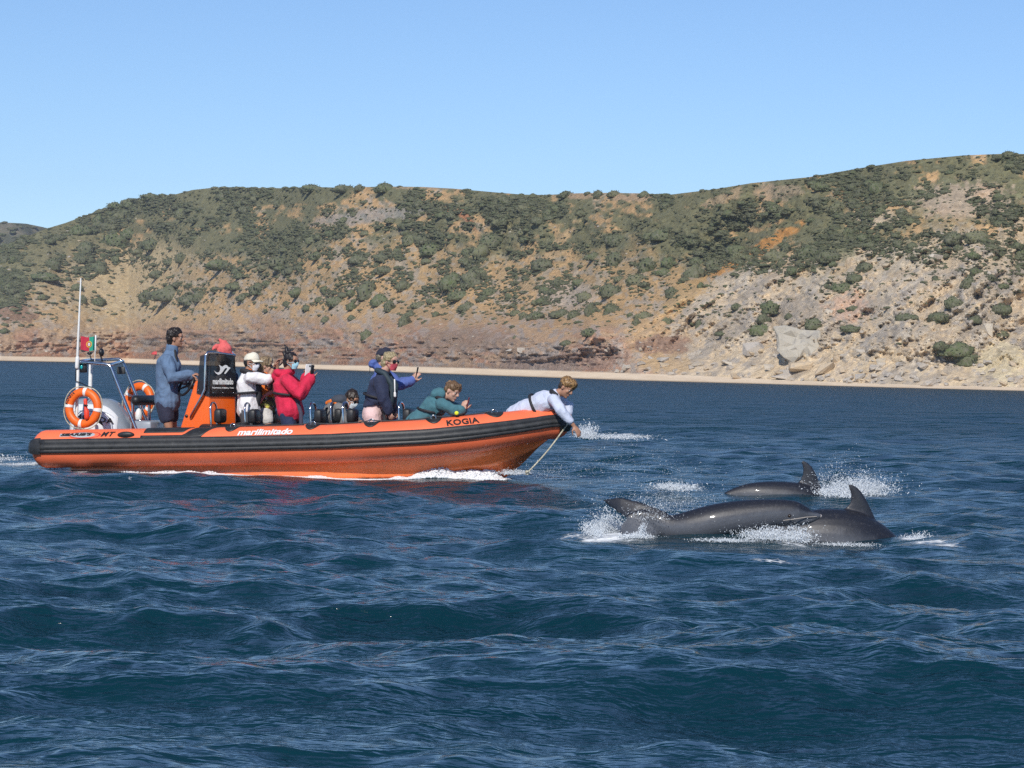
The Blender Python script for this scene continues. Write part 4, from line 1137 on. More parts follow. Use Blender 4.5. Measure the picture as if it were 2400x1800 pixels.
lg_body = [(.0, .36), (.12, .27), (.22, .24), (.32, .29), (.38, .42), (.36, .58), (.29, .72), (.40, .66), (.50, .60), (.58, .66), (.68, .72), (.78, .70), (.86, .60), (1.0, .55), (.92, .46), (.76, .26), (.68, .17), (.60, .18), (.70, .34), (.80, .48), (.74, .55), (.66, .50), (.52, .30), (.40, .16), (.26, .10), (.12, .18)]
mb = MB(); mb.prism([(.15 + .64 * x, .47 + .38 * y) for x, y in lg_body], .002, a + pnn * .012, pnx * W_, pny * H_, pnn)
mb.obj('wave_logo', MAT['white'], con)
# chrome hand rails
for sgn in (-1, 1):
    m_ = (lambda p: p) if sgn < 0 else mirror
    P0, P1, P2, P3, P4 = B(480, 828, -.47), B(480, 912, -.47), B(472, 930, -.47), B(448, 974, -.46), B(447, 980, -.43)
    P0 = V3(P1[0], P0[1], P0[2])
    f_ = V3(xF1 - .02, 0, P0[2] - .02)
    pts = [P4, P3, P2, P1, P1 * .5 + P0 * .5, P0 - V3(0, 0, .03), P0 + V3(.02, .015, .012), P0 + V3(.06, .08, .02), f_ * .6 + P0 * .4 + V3(0, 0, .012), f_]
    mb = MB(); mb.tube([m_(p) for p in pts], .0165, 10); mb.obj('grab_rail', MAT['steel'], con)
    mb = MB(); e_pt = m_(B(437, 975, -.425)); mb.ell(e_pt, (V3(.022, 0, 0), V3(0, .012, 0), V3(0, 0, .022))); mb.obj('hatch_knob', MAT['plastic'], con)
# wheel
wc = B(437, 900, -.10); ax_ = unit(V3(-.80, 0, .62)); s1 = V3(0, 1, 0); s2 = np.cross(ax_, s1)
ax_ = unit(V3(-.62, -.66, .42)); s1 = unit(np.cross(ax_, V3(0, 0, 1))); s2 = np.cross(s1, ax_)
mb = MB(); n_ = 28
rings = []
for i in range(n_ + 1):
    th = 2 * math.pi * i / n_; r_ = s1 * math.cos(th) + s2 * math.sin(th)
    rings.append([wc + r_ * (.165 + .017 * math.cos(q)) + ax_ * .017 * math.sin(q) for q in np.linspace(0, 2 * math.pi, 10, endpoint=False)])
mb.ring_loft(rings, cap=False); whl = mb.obj('steering_wheel', MAT['plastic'], con)
mb = MB()
for th in (90, 210, 330):
    r_ = s1 * math.cos(R(th)) + s2 * math.sin(R(th)); mb.tube([wc - ax_ * .04, wc - ax_ * .02 + r_ * .08, wc + r_ * .155], [.02, .014, .011], 8)
mb.tube([wc - ax_ * .17, wc - ax_ * .03], .03, 10); mb.obj('wheel_hub', MAT['plastic'], whl)

# ---- seats: saddle pod, chrome hoop, black back pad
def make_seat(px, py, yb):
    c = B(px, py, yb)
    s_ = empty('jockey_seat', (c[0] - .12, yb, .1)); s_.parent = boat
    o_ = V3(-.0, 0, 0)
    mb = MB(); mb.box((.20, 0, .20), (.62, .30, .38), bev=.05); mb.obj('pod', MAT['pad'], s_)
    mb = MB(); mb.sweep([V3(-.08, 0, .43), V3(.1, 0, .42), V3(.3, 0, .43), V3(.48, 0, .47)], V3(0, 1, 0), [.15, .16, .15, .12], [.06, .07, .07, .06]); mb.obj('saddle', MAT['pad'], s_)
    h = c[2] - .1
    lean = -.03
    mb = MB(); pts = []
    for y, z in ((-.115, .30), (-.115, h - .06), (-.115, h + .06), (-.105, h + .105), (-.075, h + .135), (-.03, h + .15), (.03, h + .15), (.075, h + .135), (.105, h + .105), (.115, h + .06), (.115, h - .06), (.115, .30)):
        pts.append(V3(.06 + lean * (z - .3) / .5, y, z))
    mb.tube(pts, .0145, 10); mb.obj('chrome_hoop', MAT['steel'], s_)
    mb = MB(); mb.box((.135, 0, h - .02), (.10, .25, .19), bev=.035); mb.obj('back_pad', MAT['pad'], s_)
    return s_
for px, py, yb in ((514, 971, -.52), (556, 974, .50), (594, 972, -.38), (642, 975, .30), (748, 972, -.45), (795, 970, .30), (824, 971, -.45), (913, 971, .35), (955, 971, -.42)):
    make_seat(px, py, yb)
# ---- leaning post behind the console
lp = empty('leaning_post', (*B(345, 990, 0)[:2], .1)); lp.parent = boat
l0 = np.array(lp.location); cyl = B(341, 938, 0) - l0
mb = MB(); mb.tube([cyl + V3(0, -.34, 0), cyl + V3(0, .34, 0)], .068, 16); mb.obj('bolster', MAT['pad'], lp)
mb = MB()
q0 = B(312, 938, -.30) - l0; q1 = V3(q0[0], -.30, 0)
for sgn in (1, -1):
    s_ = V3(1, sgn, 1); mb.tube([q1 * s_, (q0 - V3(0, 0, .02)) * s_, (q0 + V3(.03, 0, .012)) * s_, (cyl + V3(-.02, -.30, 0)) * s_], .021, 10)
mb.obj('post_frame', MAT['steel'], lp)
mb = MB(); mb.box((cyl[0] + .05, 0, .30), (.30, .60, .40), bev=.03); mb.obj('seat_box', MAT['cowl_grey'], lp)
mb = MB(); mb.ell(B(325, 974, .2) - l0, (V3(.05, 0, 0), V3(0, .05, 0), V3(0, 0, .10)), 10, 7); mb.obj('white_bag', MAT['white'], lp)

# ---- roll bar at the stern
rb = empty('roll_bar', (*B(230, 1000, 0)[:2], .1)); rb.parent = boat; r0 = np.array(rb.location)
for nm, yb, a_, b_, c_, d_ in (('near_hoop', -.50, (183, 848), (246, 853), (261, 862), (322, 1015)), ('far_hoop', .50, (213, 845), (279, 842), (291, 856), (350, 1004))):
    top = B(*a_, yb); foot = V3(top[0] - .01, yb, .12); p2, p3, p4 = B(*b_, yb), B(*c_, yb), B(*d_, yb)
    mb = MB(); mb.tube([foot - r0, top - V3(0, 0, .03) - r0], .027 if yb > 0 else .022, 12); mb.obj('white_post', MAT['white_pole'], rb)
    mb = MB(); mb.tube([top - V3(.0, 0, .0) - r0, (top * .5 + p2 * .5) - r0, p2 - r0, (p2 * .45 + p3 * .55) + V3(.008, 0, .012) - r0, p3 - r0, p3 * .5 + p4 * .5 - r0, p4 - r0], .024, 12); mb.obj('steel_hoop', MAT['steel'], rb)
mb = MB(); mb.tube([B(186, 847, -.50) - r0, B(215, 843, .50) - r0], .022, 10); mb.tube([B(258, 855, -.50) - r0, B(288, 847, .50) - r0], .022, 10); mb.obj('cross_bar', MAT['steel'], rb)
mb = MB(); bx_ = B(194, 862, -.45) - r0; mb.box(bx_, (.11, .06, .13), bev=.015); nl = mb.obj('light_box', MAT['plastic'], rb)
mb = MB(); mb.ell(bx_ + V3(-.005, -.033, .01), (V3(.018, 0, 0), V3(0, .012, 0), V3(0, 0, .03)), 10, 7); mb.obj('teal_lens', plain('teal_lens', (.02, .42, .45), .1, .05, 10), nl)
mb = MB(); fl = B(238, 826, .1) - r0; mb.ell(fl, (V3(.035, 0, 0), V3(0, .05, 0), V3(0, 0, .055)), 14, 9); mb.tube([fl - V3(.01, 0, .05), B(240, 846, .1) - r0], .012, 8); mb.obj('searchlight', MAT['plastic'], rb)
mb = MB(); cm_ = B(210, 828, 0) - r0; mb.ell(cm_, (V3(.035, 0, 0), V3(0, .03, 0), V3(0, 0, .022)), 12, 8); mb.tube([cm_, B(214, 843, .0) - r0], .008, 6); mb.obj('small_lamp', MAT['plastic'], rb)
mb = MB(); mb.box(B(284, 868, .2) - r0, (.11, .03, .10), bev=.01); mb.obj('grey_panel', MAT['rubber_grey'], rb)
mb = MB(); a_ = B(180, 868, -.52) - r0; mb.tube([a_ + V3(0, 0, .1), a_ + V3(-.012, 0, 0), a_ + V3(-.004, -.03, -.14), B(188, 897, -.52) - r0, B(205, 905, -.3) - r0, B(216, 908, .1) - r0], .007, 6); mb.obj('cable', MAT['plastic'], rb)
an = empty('whip_antenna', B(181, 848, -.53)); an.parent = boat; a0 = np.array(an.location)
tp = B(189.5, 653, -.53) - a0
mb = MB(); mb.tube([V3(0, 0, 0), tp * .5, tp], [.019, .014, .008], 10); mb.obj('whip', MAT['white_pole'], an)
mb = MB(); mb.tube([V3(-.002, 0, -.07), V3(.002, 0, .05)], .027, 12); mb.obj('base', MAT['white'], an)

# ---- outboard motor
om = empty('outboard_motor', (.35, 0, .1)); om.parent = boat; m0 = np.array(om.location)
c0, c1 = B(176, 1008, 0) - m0, B(312, 1008, 0) - m0
zt0 = float(B(235, 934, 0)[2]) - .1
x0, x1 = c0[0], c1[0]
def eng(x, wscale=1.0):
    u_ = (x - x0) / (x1 - x0)
    zt = zt0 * (1 - .55 * max(0, (u_ - .5) / .5) ** 2.4) - .05 * max(0, (.2 - u_) / .2) ** 2
    hw = (.24 - .07 * max(0, (u_ - .55) / .45) ** 2 - .04 * max(0, (.15 - u_) / .15)) * wscale
    return zt, hw
mb = MB(); rings = []
for x in np.linspace(x0, x1, 22):
    zt, hw = eng(x); u_ = (x - x0) / (x1 - x0)
    if u_ > .97: zt, hw = zt * .92, hw * .85
    sec = [(-hw * .86, -.06), (-hw, .08), (-hw, .5 * zt), (-hw * .96, .78 * zt), (-hw * .8, .93 * zt), (-hw * .4, zt), (hw * .4, zt), (hw * .8, .93 * zt), (hw * .96, .78 * zt), (hw, .5 * zt), (hw, .08), (hw * .86, -.06)]
    rings.append([V3(x, y, z) for y, z in sec])
mb.ring_loft(rings); cow = mb.obj('cowl', MAT['cowl_grey'], om)
# white side panels, black air vent and name on both flanks
def flank(u0, u1, lo, hi, mat, name, dr, sgn, nx=18, nz=6):
    mb = MB(); rings = []
    for u_ in np.linspace(u0, u1, nx):
        x = x0 + (x1 - x0) * u_; zt, hw = eng(x)
        def P(z, d):
            q = z / zt; y = np.interp(q, [-.2, 0, .15, .5, .78, .93, 1.0], [.86, .93, 1, 1, .96, .8, .4]) * hw + d
            return V3(x, sgn * -y, z)
        zs = np.linspace(lo(u_) * zt, hi(u_) * zt, nz)
        ring = [P(z, dr) for z in zs] + [P(zs[-1], -.01), P(zs[0], -.01)]
        rings.append(ring if sgn > 0 else list(reversed(ring)))
    mb.ring_loft(rings); return mb.obj(name, mat, cow)
for sgn in (1, -1):
    flank(.02, .83, lambda u_: -.12, lambda u_: .90 - .10 * max(0, u_ - .5), MAT['cowl'], 'side_panel', .010, sgn)
    flank(.42, .60, lambda u_: .66 - .12 * (u_ - .42) / .18, lambda u_: .80 - .235 * (u_ - .42) / .18, MAT['plastic'], 'air_vent', .014, sgn, 8, 3)
    m, v = text_mesh('HONDA', 1, .02, 0, .02, 1.12)
    u_ = (v[:, 0] - v[:, 0].min()) / np.ptp(v[:, 0]); h_ = (v[:, 1] - v[:, 1].min()) / np.ptp(v[:, 1])
    if sgn < 0: u_ = 1 - u_
    P = []
    for a_, b_, z_ in zip(u_, h_, v[:, 2]):
        uu = .12 + .66 * a_
        x = x0 + (x1 - x0) * uu; zt, hw = eng(x); z = .50 + .075 * b_ - .05 * (uu - .13) / .62
        P.append(V3(x, -sgn * (hw + .016 + .004 * (z_ > 0)), z))
    m.vertices.foreach_set('co', np.array(P, np.float32).ravel()); m.update(); link('lettering', m, MAT['ink'], cow)
mb = MB(); mb.box((.05, 0, -.22), (.26, .26, .5), bev=.05); mb.obj('leg', MAT['cowl_grey'], om)
# transom well rail and small gear at the stern
mb = MB(); q = B(315, 994, -.2); mb.tube([q, q + V3(.03, 0, .05), q + V3(.08, 0, .05), q + V3(.1, 0, 0)], .014, 8); mb.obj('stern_rail', MAT['steel'], boat)

# ------------------------------------------------------------------ loose things that hang on the boat
def ride(name, p, rz=0.0):
    """Empty at a boat point, turned like the boat."""
    return empty(name, b2w(p), BA + rz)
def lifebuoy(c, nrm, R0, r0, label, rope_side=True, letters=None, lcol='ink', tilt=0.0):
    t = ride('lifebuoy', c - V3(0, 0, R0)); o_ = c - V3(0, 0, R0)
    nrm = unit(nrm); s1 = unit(np.cross(V3(0, 0, 1), nrm)); s2 = np.cross(nrm, s1)
    P = lambda th, rr=R0, dn=0: c + rr * (s1 * math.cos(th) + s2 * math.sin(th)) + nrm * dn - o_
    mb = MB(); rings = []
    for th in np.linspace(0, 2 * math.pi, 49):
        rr = unit(s1 * math.cos(th) + s2 * math.sin(th)); rings.append([P(th) + r0 * (rr * math.cos(q) * .95 + nrm * math.sin(q) * .85) for q in np.linspace(0, 2 * math.pi, 14, endpoint=False)])
    mb.ring_loft(rings, cap=False); body = mb.obj('ring', MAT['ring'], t)
    for k in range(4):
        th0 = R(82 + 90 * k + tilt); mb = MB(); rings = []
        for th in np.linspace(th0 - .10, th0 + .10, 7):
            rr = unit(s1 * math.cos(th) + s2 * math.sin(th)); rings.append([P(th) + (r0 + .004) * (rr * math.cos(q) * .95 + nrm * math.sin(q) * .85) for q in np.linspace(0, 2 * math.pi, 14, endpoint=False)])
        mb.ring_loft(rings); mb.obj('white_band', MAT['white'], t)
    mb = MB(); pts = []
    for th in np.linspace(0, 2 * math.pi, 65):
        k = abs(math.sin(2 * (th - R(82 + tilt)))); pts.append(P(th, R0 + r0 * .95 + .006 + .022 * k, .01))
    mb.tube(pts, .007, 6, False); mb.obj('grab_line', MAT['rope'], t)
    if letters:
        for txt, thc, span in letters:
            m, v = text_mesh(txt, 1, .02, 0, .02, 1.15); u_ = (v[:, 0] - v[:, 0].mean()) / np.ptp(v[:, 0]); h_ = (v[:, 1] - v[:, 1].min()) / np.ptp(v[:, 1]) - .5
            pts = []
            for a_, b_, z_ in zip(u_, h_, v[:, 2]):
                th = R(thc) - R(span) * a_; q = R(68) - b_ * .75; rr = unit(s1 * math.cos(th) + s2 * math.sin(th)); r2 = r0 + .005 + .003 * (z_ > 0)
                pts.append(P(th) + r2 * (rr * math.cos(q) * .95 + nrm * math.sin(q) * .85))
            m.vertices.foreach_set('co', np.array(pts, np.float32).ravel()); m.update(); link('lettering', m, MAT[lcol], t)
    tag(t, label, 'lifebuoy', 'lifebuoys at the stern'); return t
bc = B(195.5, 956, -.62)
lifebuoy(bc, V3(-.10, -1, .06), .212, .060, 'orange lifebuoy with white bands hanging upright in front of the outboard motor', letters=[('KOGIA', 146, 50)], tilt=2)
bf = B(326, 941, .62)
lifebuoy(bf, V3(-.35, -1, .10), .21, .058, 'orange lifebuoy half hidden behind the man in the blue grey jacket', letters=[('KOGIA', 150, 50)], lcol='white', tilt=-20)
t = ride('rescue_light', B(203, 960, -.70))
o_ = B(203, 960, -.70)
mb = MB(); mb.tube([V3(-.02, 0, .12), V3(-.012, 0, .02), V3(0, 0, -.02), V3(.004, 0, -.10)], [.026, .022, .036, .034], 12); mb.obj('body', plain('red_plastic', (.80, .06, .025), .4, .05), t)
mb = MB(); mb.tube([V3(-.02, -.03, .06), V3(.02, -.035, .055)], .012, 6); mb.obj('strap', MAT['plastic'], t)
tag(t, 'red floating rescue light inside the near lifebuoy', 'rescue light')

# flag of Portugal on a short staff
t = ride('flag', B(222, 848, .05)); f0 = B(222, 848, .05)
st = B(224.5, 786, .05) - f0
mb = MB(); mb.tube([V3(0, 0, 0), st], .006, 8); mb.obj('staff', MAT['white_pole'], t)
mb = MB(); mb.box(B(224, 804, .05) - f0, (.018, .018, .21), bev=.004); mb.obj('sleeve', MAT['white'], t)
FM = {'green': plain('flag_green', (.02, .33, .22), .8, .05, 20), 'red': plain('flag_red', (.52, .03, .06), .8, .06, 20), 'yellow': plain('flag_yellow', (.75, .45, .05), .8, .05), 'white': MAT['white'], 'blue': plain('flag_blue', (.10, .10, .45), .8, .05)}
tr_, br_ = B(222.5, 788, .05) - f0, B(222.5, 821, .05) - f0
Hh = np.linalg.norm(tr_ - br_); Wf = .235
def fl_pt(u_, v_, dn=0.0):           # u from the staff aft, v up
    dip = .018 * math.sin(2.6 * u_ / Wf * 2) * (u_ / Wf); fold = .028 * math.sin(u_ / Wf * 7.5 + v_ * 6) * (u_ / Wf)
    return br_ + V3(-u_ * .93, fold - dn, v_ * (1 - .06 * u_ / Wf) - dip - .012 * (u_ / Wf))
def cloth_piece(name, u0, u1, mat, dn=0.0):
    mb = MB(); nu, nv = 14, 10
    for s_ in (1,):
        g = [[fl_pt(u0 + (u1 - u0) * i / (nu - 1), Hh * j / (nv - 1), dn) for j in range(nv)] for i in range(nu)]
        g2 = [[p + V3(0, .003, 0) for p in row] for row in g]
        vs = [p for row in g for p in row] + [p for row in g2 for p in row]; fs = []
        for i in range(nu - 1):
            for j in range(nv - 1):
                q = i * nv + j; fs.append((q, q + nv, q + nv + 1, q + 1)); q += nu * nv; fs.append((q, q + 1, q + nv + 1, q + nv))
        mb.add(vs, fs)
    return mb.obj(name, mat, t)
cloth_piece('green_field', 0, Wf * .38, FM['green']); cloth_piece('red_field', Wf * .38, Wf, FM['red'])
def badge(name, rad, ctr, mat, dn, inner=None):
    mb = MB(); n_ = 24; ring = []
    for k in range(n_):
        th = 2 * math.pi * k / n_; ring.append(fl_pt(ctr[0] + rad[0] * math.cos(th), ctr[1] + rad[1] * math.sin(th), dn))
    if inner:
        ring2 = [fl_pt(ctr[0] + inner * rad[0] * math.cos(2 * math.pi * k / n_), ctr[1] + inner * rad[1] * math.sin(2 * math.pi * k / n_), dn) for k in range(n_)]
        mb.add(ring + ring2, [(k, (k + 1) % n_, n_ + (k + 1) % n_, n_ + k) for k in range(n_)])
    else: mb.add(ring, [tuple(range(n_))])
    return mb.obj(name, mat, t)
ct = (Wf * .38, Hh * .48)
badge('sphere_emblem', (.040, .044), ct, FM['yellow'], .004, .72); badge('shield_red', (.022, .028), ct, FM['red'], .005); badge('shield_white', (.016, .022), ct, FM['white'], .0065); badge('shield_blue', (.006, .007), ct, FM['blue'], .008)
tag(t, 'small red and green Portuguese flag blowing aft on a white staff above the roll bar', 'flag')

# bow rope
r0_ = B(1331, 992, -.12); r1_ = B(1238, 1106, -.36)
t = ride('mooring_rope', r0_); mb = MB()
pts = [r0_ + (r1_ - r0_) * q + V3(0, 0, -.035 * math.sin(math.pi * q)) - r0_ for q in np.linspace(0, 1, 16)]
mb.tube([V3(-.05, .06, .06), V3(-.01, .0, .02)] + pts, .0105, 8); mb.obj('line', MAT['rope'], t)
mb = MB()
for k in range(5): mb.ell(r1_ - r0_ + V3(rng.uniform(-.04, .04), rng.uniform(-.03, .03), rng.uniform(-.03, .02)), (V3(.024, 0, 0), V3(0, .02, .01), V3(0, -.01, .018)), 8, 6)
mb.obj('knot', MAT['rope'], t)
tag(t, 'pale mooring rope slanting from the bow down into the water', 'rope')

# ------------------------------------------------------------------ people
SK = {'tan': skin_mat('skin_tan', (.42, .22, .14)), 'fair': skin_mat('skin_fair', (.58, .34, .25)), 'brown': skin_mat('skin_brown', (.30, .15, .095))}
MAT['lens'] = plain('sunglass_lens', (.012, .012, .014), .08, .05, 20)
MAT['eye_white'] = plain('eye_white', (.42, .38, .35), .3, .05)
MAT['iris'] = plain('dark_eye', (.03, .02, .015), .15, .05)
MAT['lip'] = plain('lips', (.42, .15, .13), .45, .05)
MAT['strap'] = plain('black_webbing', (.02, .02, .024), .7, .15, 20)

def rot_to(v, ax, deg):
    a = R(deg); ax = unit(ax); return v * math.cos(a) + np.cross(ax, v) * math.sin(a) + ax * np.dot(ax, v) * (1 - math.cos(a))
def hand(mb, wrist, d, palm, side=1, curl=35, size=1.0, spread=5, point=False):
    """Palm, four unequal bent fingers and a thumb; d = along the hand, palm = way the palm faces."""
    d = unit(d); palm = unit(np.asarray(palm, float) - d * np.dot(palm, d)); lat = unit(np.cross(d, palm)) * side   # lat points to the thumb side
    L = .088 * size
    c = wrist + d * L * .55
    mb.ell(c, (d * L * .66, lat * .042 * size, palm * .016 * size), 12, 8)
    mb.tube([wrist - d * .03, wrist + d * .02], [.024 * size, .024 * size], 10)
    for k, (off, ln, dl) in enumerate(((.030, .074, 0), (.010, .082, .006), (-.011, .076, .003), (-.031, .058, -.008))):
        b = wrist + d * (L * .96 + dl) * 1.0 + lat * off * size
        dd = rot_to(d, palm, -side * spread * (k - 1.5) * -1) ; ax = np.cross(d, palm); cu = curl * (0.35 if (point and k == 0) else 1.0)
        p = [b - dd * .02, b]; ang = 0; q = b
        for sgm, f in ((.45, .55), (.32, 1.0), (.25, .8)):
            ang += cu * f; v = dd * math.cos(R(ang)) + palm * math.sin(R(ang)); q = q + v * ln * size * sgm; p.append(q)
        mb.tube(p, [.0098 * size, .0098 * size, .0092 * size, .0088 * size, .0075 * size], 8)
    b = wrist + d * L * .28 + lat * .034 * size
    v1 = unit(d * .62 + lat * .75 + palm * .25); v2 = unit(d * .85 + lat * .25 + palm * .5)
    mb.tube([b - lat * .02, b + v1 * .034 * size, b + v1 * .034 * size + v2 * .030 * size, b + v1 * .034 * size + v2 * .055 * size], [.014 * size, .0125 * size, .0108 * size, .009 * size], 8)

def head_shape(mb, c, f, u, sc=1.0):
    f = unit(f); u = unit(u - f * np.dot(u, f)); s = np.cross(f, u); k = sc
    E = lambda p, r: mb.ell(c + (f * p[0] + s * p[1] + u * p[2]) * k, (f * r[0] * k, s * r[1] * k, u * r[2] * k), 16, 11)
    E((-.008, 0, .03), (.098, .077, .092)); E((.018, 0, -.04), (.072, .062, .082)); E((.045, 0, -.085), (.040, .038, .034)); E((.078, 0, .035), (.020, .055, .035))
    mb.tube([c + (f * .086 + u * .02) * k, c + (f * .108 - u * .018) * k], [.010 * k, .015 * k], 8); E((.100, 0, -.026), (.014, .017, .010))
    E((.083, 0, -.058), (.014, .024, .007)); E((.080, 0, -.070), (.014, .021, .008)); E((.075, 0, -.100), (.018, .020, .016))
    for q in (1, -1):
        E((-.008, q * .078, -.012), (.020, .009, .032)); E((.060, q * .040, -.022), (.024, .022, .024))
    return s

def person(label, base, head, f, u, neck, chest, waist, hip, sh, el, wr, hd, palm, hips, kn, an, skin='fair', hk=1.0, girth=1.0, hcurl=(40, 40), toe=(1, 0, 0), eyes=False, point=False):
    """Body skin as one mesh. sh/el/wr/hd/palm: (near, far); hips/kn/an: (near, far). All in boat coordinates."""
    o_ = np.asarray(base, float); mb = MB(); G = girth
    s = head_shape(mb, head, np.asarray(f, float), np.asarray(u, float), hk)
    mb.tube([head - unit(u) * .06 * hk - unit(f) * .02, neck], [.055 * hk, .058 * hk], 12)
    lat = unit(sh[0] - sh[1])
    mb.sweep([hip, waist, (waist + chest) / 2, chest, neck * .75 + chest * .25], [lat] * 5, [.150 * G, .135 * G, .150 * G, .165 * G, .07], [.11 * G, .10 * G, .108 * G, .112 * G, .06], 18)
    for i in (0, 1):
        mb.tube([sh[i] * .8 + chest * .2, sh[i], (sh[i] + el[i]) / 2, el[i], el[i] * .55 + wr[i] * .45, wr[i]], [.055, .056 * G, .048 * G, .040, .040, .027], 12)
        hand(mb, wr[i], hd[i], palm[i], side=(-1 if i == 0 else 1), curl=hcurl[i], size=hk, point=point and i == 0)
        mb.tube([hips[i], (hips[i] + kn[i]) / 2, kn[i], kn[i] * .65 + an[i] * .35, an[i]], [.085 * G, .075 * G, .053, .055, .036], 12)
        t_ = unit(toe); mb.sweep([an[i] + V3(0, 0, -.04) - t_ * .04, an[i] + V3(0, 0, -.045) + t_ * .06, an[i] + V3(0, 0, -.055) + t_ * .15], np.cross(t_, V3(0, 0, 1)), [.035, .042, .034], [.035, .028, .018], 12)
    mb.xform(np.eye(3), -o_)
    m = fuse(mb, 'person', .0088, 2)
    p = link('person', m, SK[skin], None, b2w(o_), BA)
    tag(p, label, 'person')
    P = dict(o=p, base=o_, head=np.asarray(head, float), f=unit(f), u=unit(np.asarray(u, float) - unit(f) * np.dot(u, unit(f))), s=s, hk=hk, lat=lat, neck=neck, chest=chest, waist=waist, hip=hip, sh=sh, el=el, wr=wr, hips=hips, kn=kn, an=an, G=G)
    H = lambda a, b, c: P['head'] + (P['f'] * a + s * b + P['u'] * c) * hk - o_
    P['H'] = H
    for q in ((1, -1) if eyes else ()):
        mb = MB(); mb.ball(H(.0745, q * .034, .003), .0125 * hk, 10, 7); e_ = mb.obj('eye', MAT['eye_white'], p)
        mb = MB(); mb.ell(H(.0850, q * .036, .003), (P['f'] * .003, s * .0068, P['u'] * .0068), 8, 5); mb.obj('iris', MAT['iris'], e_)
    mb = MB(); mb.ell(H(.0935, 0, -.064), (P['f'] * .006, s * .022, P['u'] * .0065), 10, 6); mb.obj('lips', MAT['lip'], p)
    return P
def part(P, mb, name, mat, voxel=0.0, **kw):
    mb.xform(np.eye(3), -P['base'])
    if voxel: return link(name, fuse(mb, name, voxel, **kw), mat, P['o'])
    return mb.obj(name, mat, P['o'])
def jacket(P, mat, hem, ex=.03, sleeve=.018, bulk=1.0, fold=.014, cuff=(1.0, 1.0), name='jacket', seed=0, hood=None, collar=True, flare=1.0):
    ex *= .78; sleeve *= .8; G = P['G']; mb = MB(); lat = P['lat']; hemp = np.asarray(hem, float)
    pts = [hemp, P['hip'] * .6 + hemp * .4 if np.linalg.norm(hemp - P['hip']) > .1 else P['hip'], P['waist'], (P['waist'] + P['chest']) / 2, P['chest'], P['neck'] * .6 + P['chest'] * .4]
    if np.linalg.norm(hemp - P['hip']) <= .1: pts = [hemp, P['waist'] * .5 + hemp * .5, P['waist'], (P['waist'] + P['chest']) / 2, P['chest'], P['neck'] * .6 + P['chest'] * .4]
    mb.sweep(pts, [lat] * 6, [(.158 * G + ex) * flare, (.155 * G + ex) * (1 + flare) / 2, .142 * G + ex, .155 * G + ex, .172 * G + ex, .085 + ex * .6], [(.12 * G + ex) * flare, (.118 * G + ex) * (1 + flare) / 2, .108 * G + ex, .115 * G + ex, .118 * G + ex, .07 + ex * .6], 20, 2.2)
    for i in (0, 1):
        w_ = P['el'][i] + (P['wr'][i] - P['el'][i]) * cuff[i]
        mb.tube([P['sh'][i] * .75 + P['chest'] * .25, P['sh'][i], (P['sh'][i] + P['el'][i]) / 2, P['el'][i], (P['el'][i] + w_) / 2, w_], [.070 * bulk, .066 * G * bulk + sleeve * .4, (.054 * G + sleeve) * bulk, (.049 + sleeve) * bulk, (.045 + sleeve) * bulk, (.035 + sleeve) * bulk], 12)
    if collar: mb.tube([P['neck'] - unit(P['neck'] - P['chest']) * .02, P['neck'] + (P['head'] - P['neck']) * .22], [.078, .070], 14, False)
    if hood is not None:
        for c, ax in hood: mb.ell(c, ax, 14, 9)
    return part(P, mb, name, mat, .0115, fold=fold, seed=seed, smooth=2)
def trousers(P, mat, to=1.0, ex=.018, name='trousers', fold=.007, seed=3, top=None):
    G = P['G']; mb = MB(); lat = P['lat']
    tp_ = P['waist'] * .5 + P['hip'] * .5 if top is None else top
    mb.sweep([P['hip'] - unit(P['waist'] - P['hip']) * .06, P['hip'], tp_], [lat] * 3, [.155 * G + ex, .156 * G + ex, .140 * G + ex], [.115 * G + ex, .116 * G + ex, .104 * G + ex], 18)
    for i in (0, 1):
        h_, k_, a_ = P['hips'][i], P['kn'][i], P['an'][i]
        if to <= 1: e_ = h_ + (k_ - h_) * to; pts = [h_, (h_ + e_) / 2, e_]; rr = [.095 * G + ex, .084 * G + ex * 1.2, .070 * G + ex * 1.5]
        else: pts = [h_, (h_ + k_) / 2, k_, a_]; rr = [.092 * G + ex, .080 * G + ex, .058 * G + ex, .045 + ex]
        mb.tube(pts, rr, 12)
    return part(P, mb, name, mat, .0125, fold=fold, seed=seed, smooth=2)
def shoes(P, mat, toe=(1, 0, 0)):
    t_ = unit(toe)
    for i in (0, 1):
        a_ = P['an'][i]; mb = MB(); mb.sweep([a_ + V3(0, 0, -.045) - t_ * .06, a_ + V3(0, 0, -.05) + t_ * .06, a_ + V3(0, 0, -.058) + t_ * .18], np.cross(t_, V3(0, 0, 1)), [.042, .05, .040], [.045, .036, .024], 14)
        part(P, mb, 'shoe', mat)
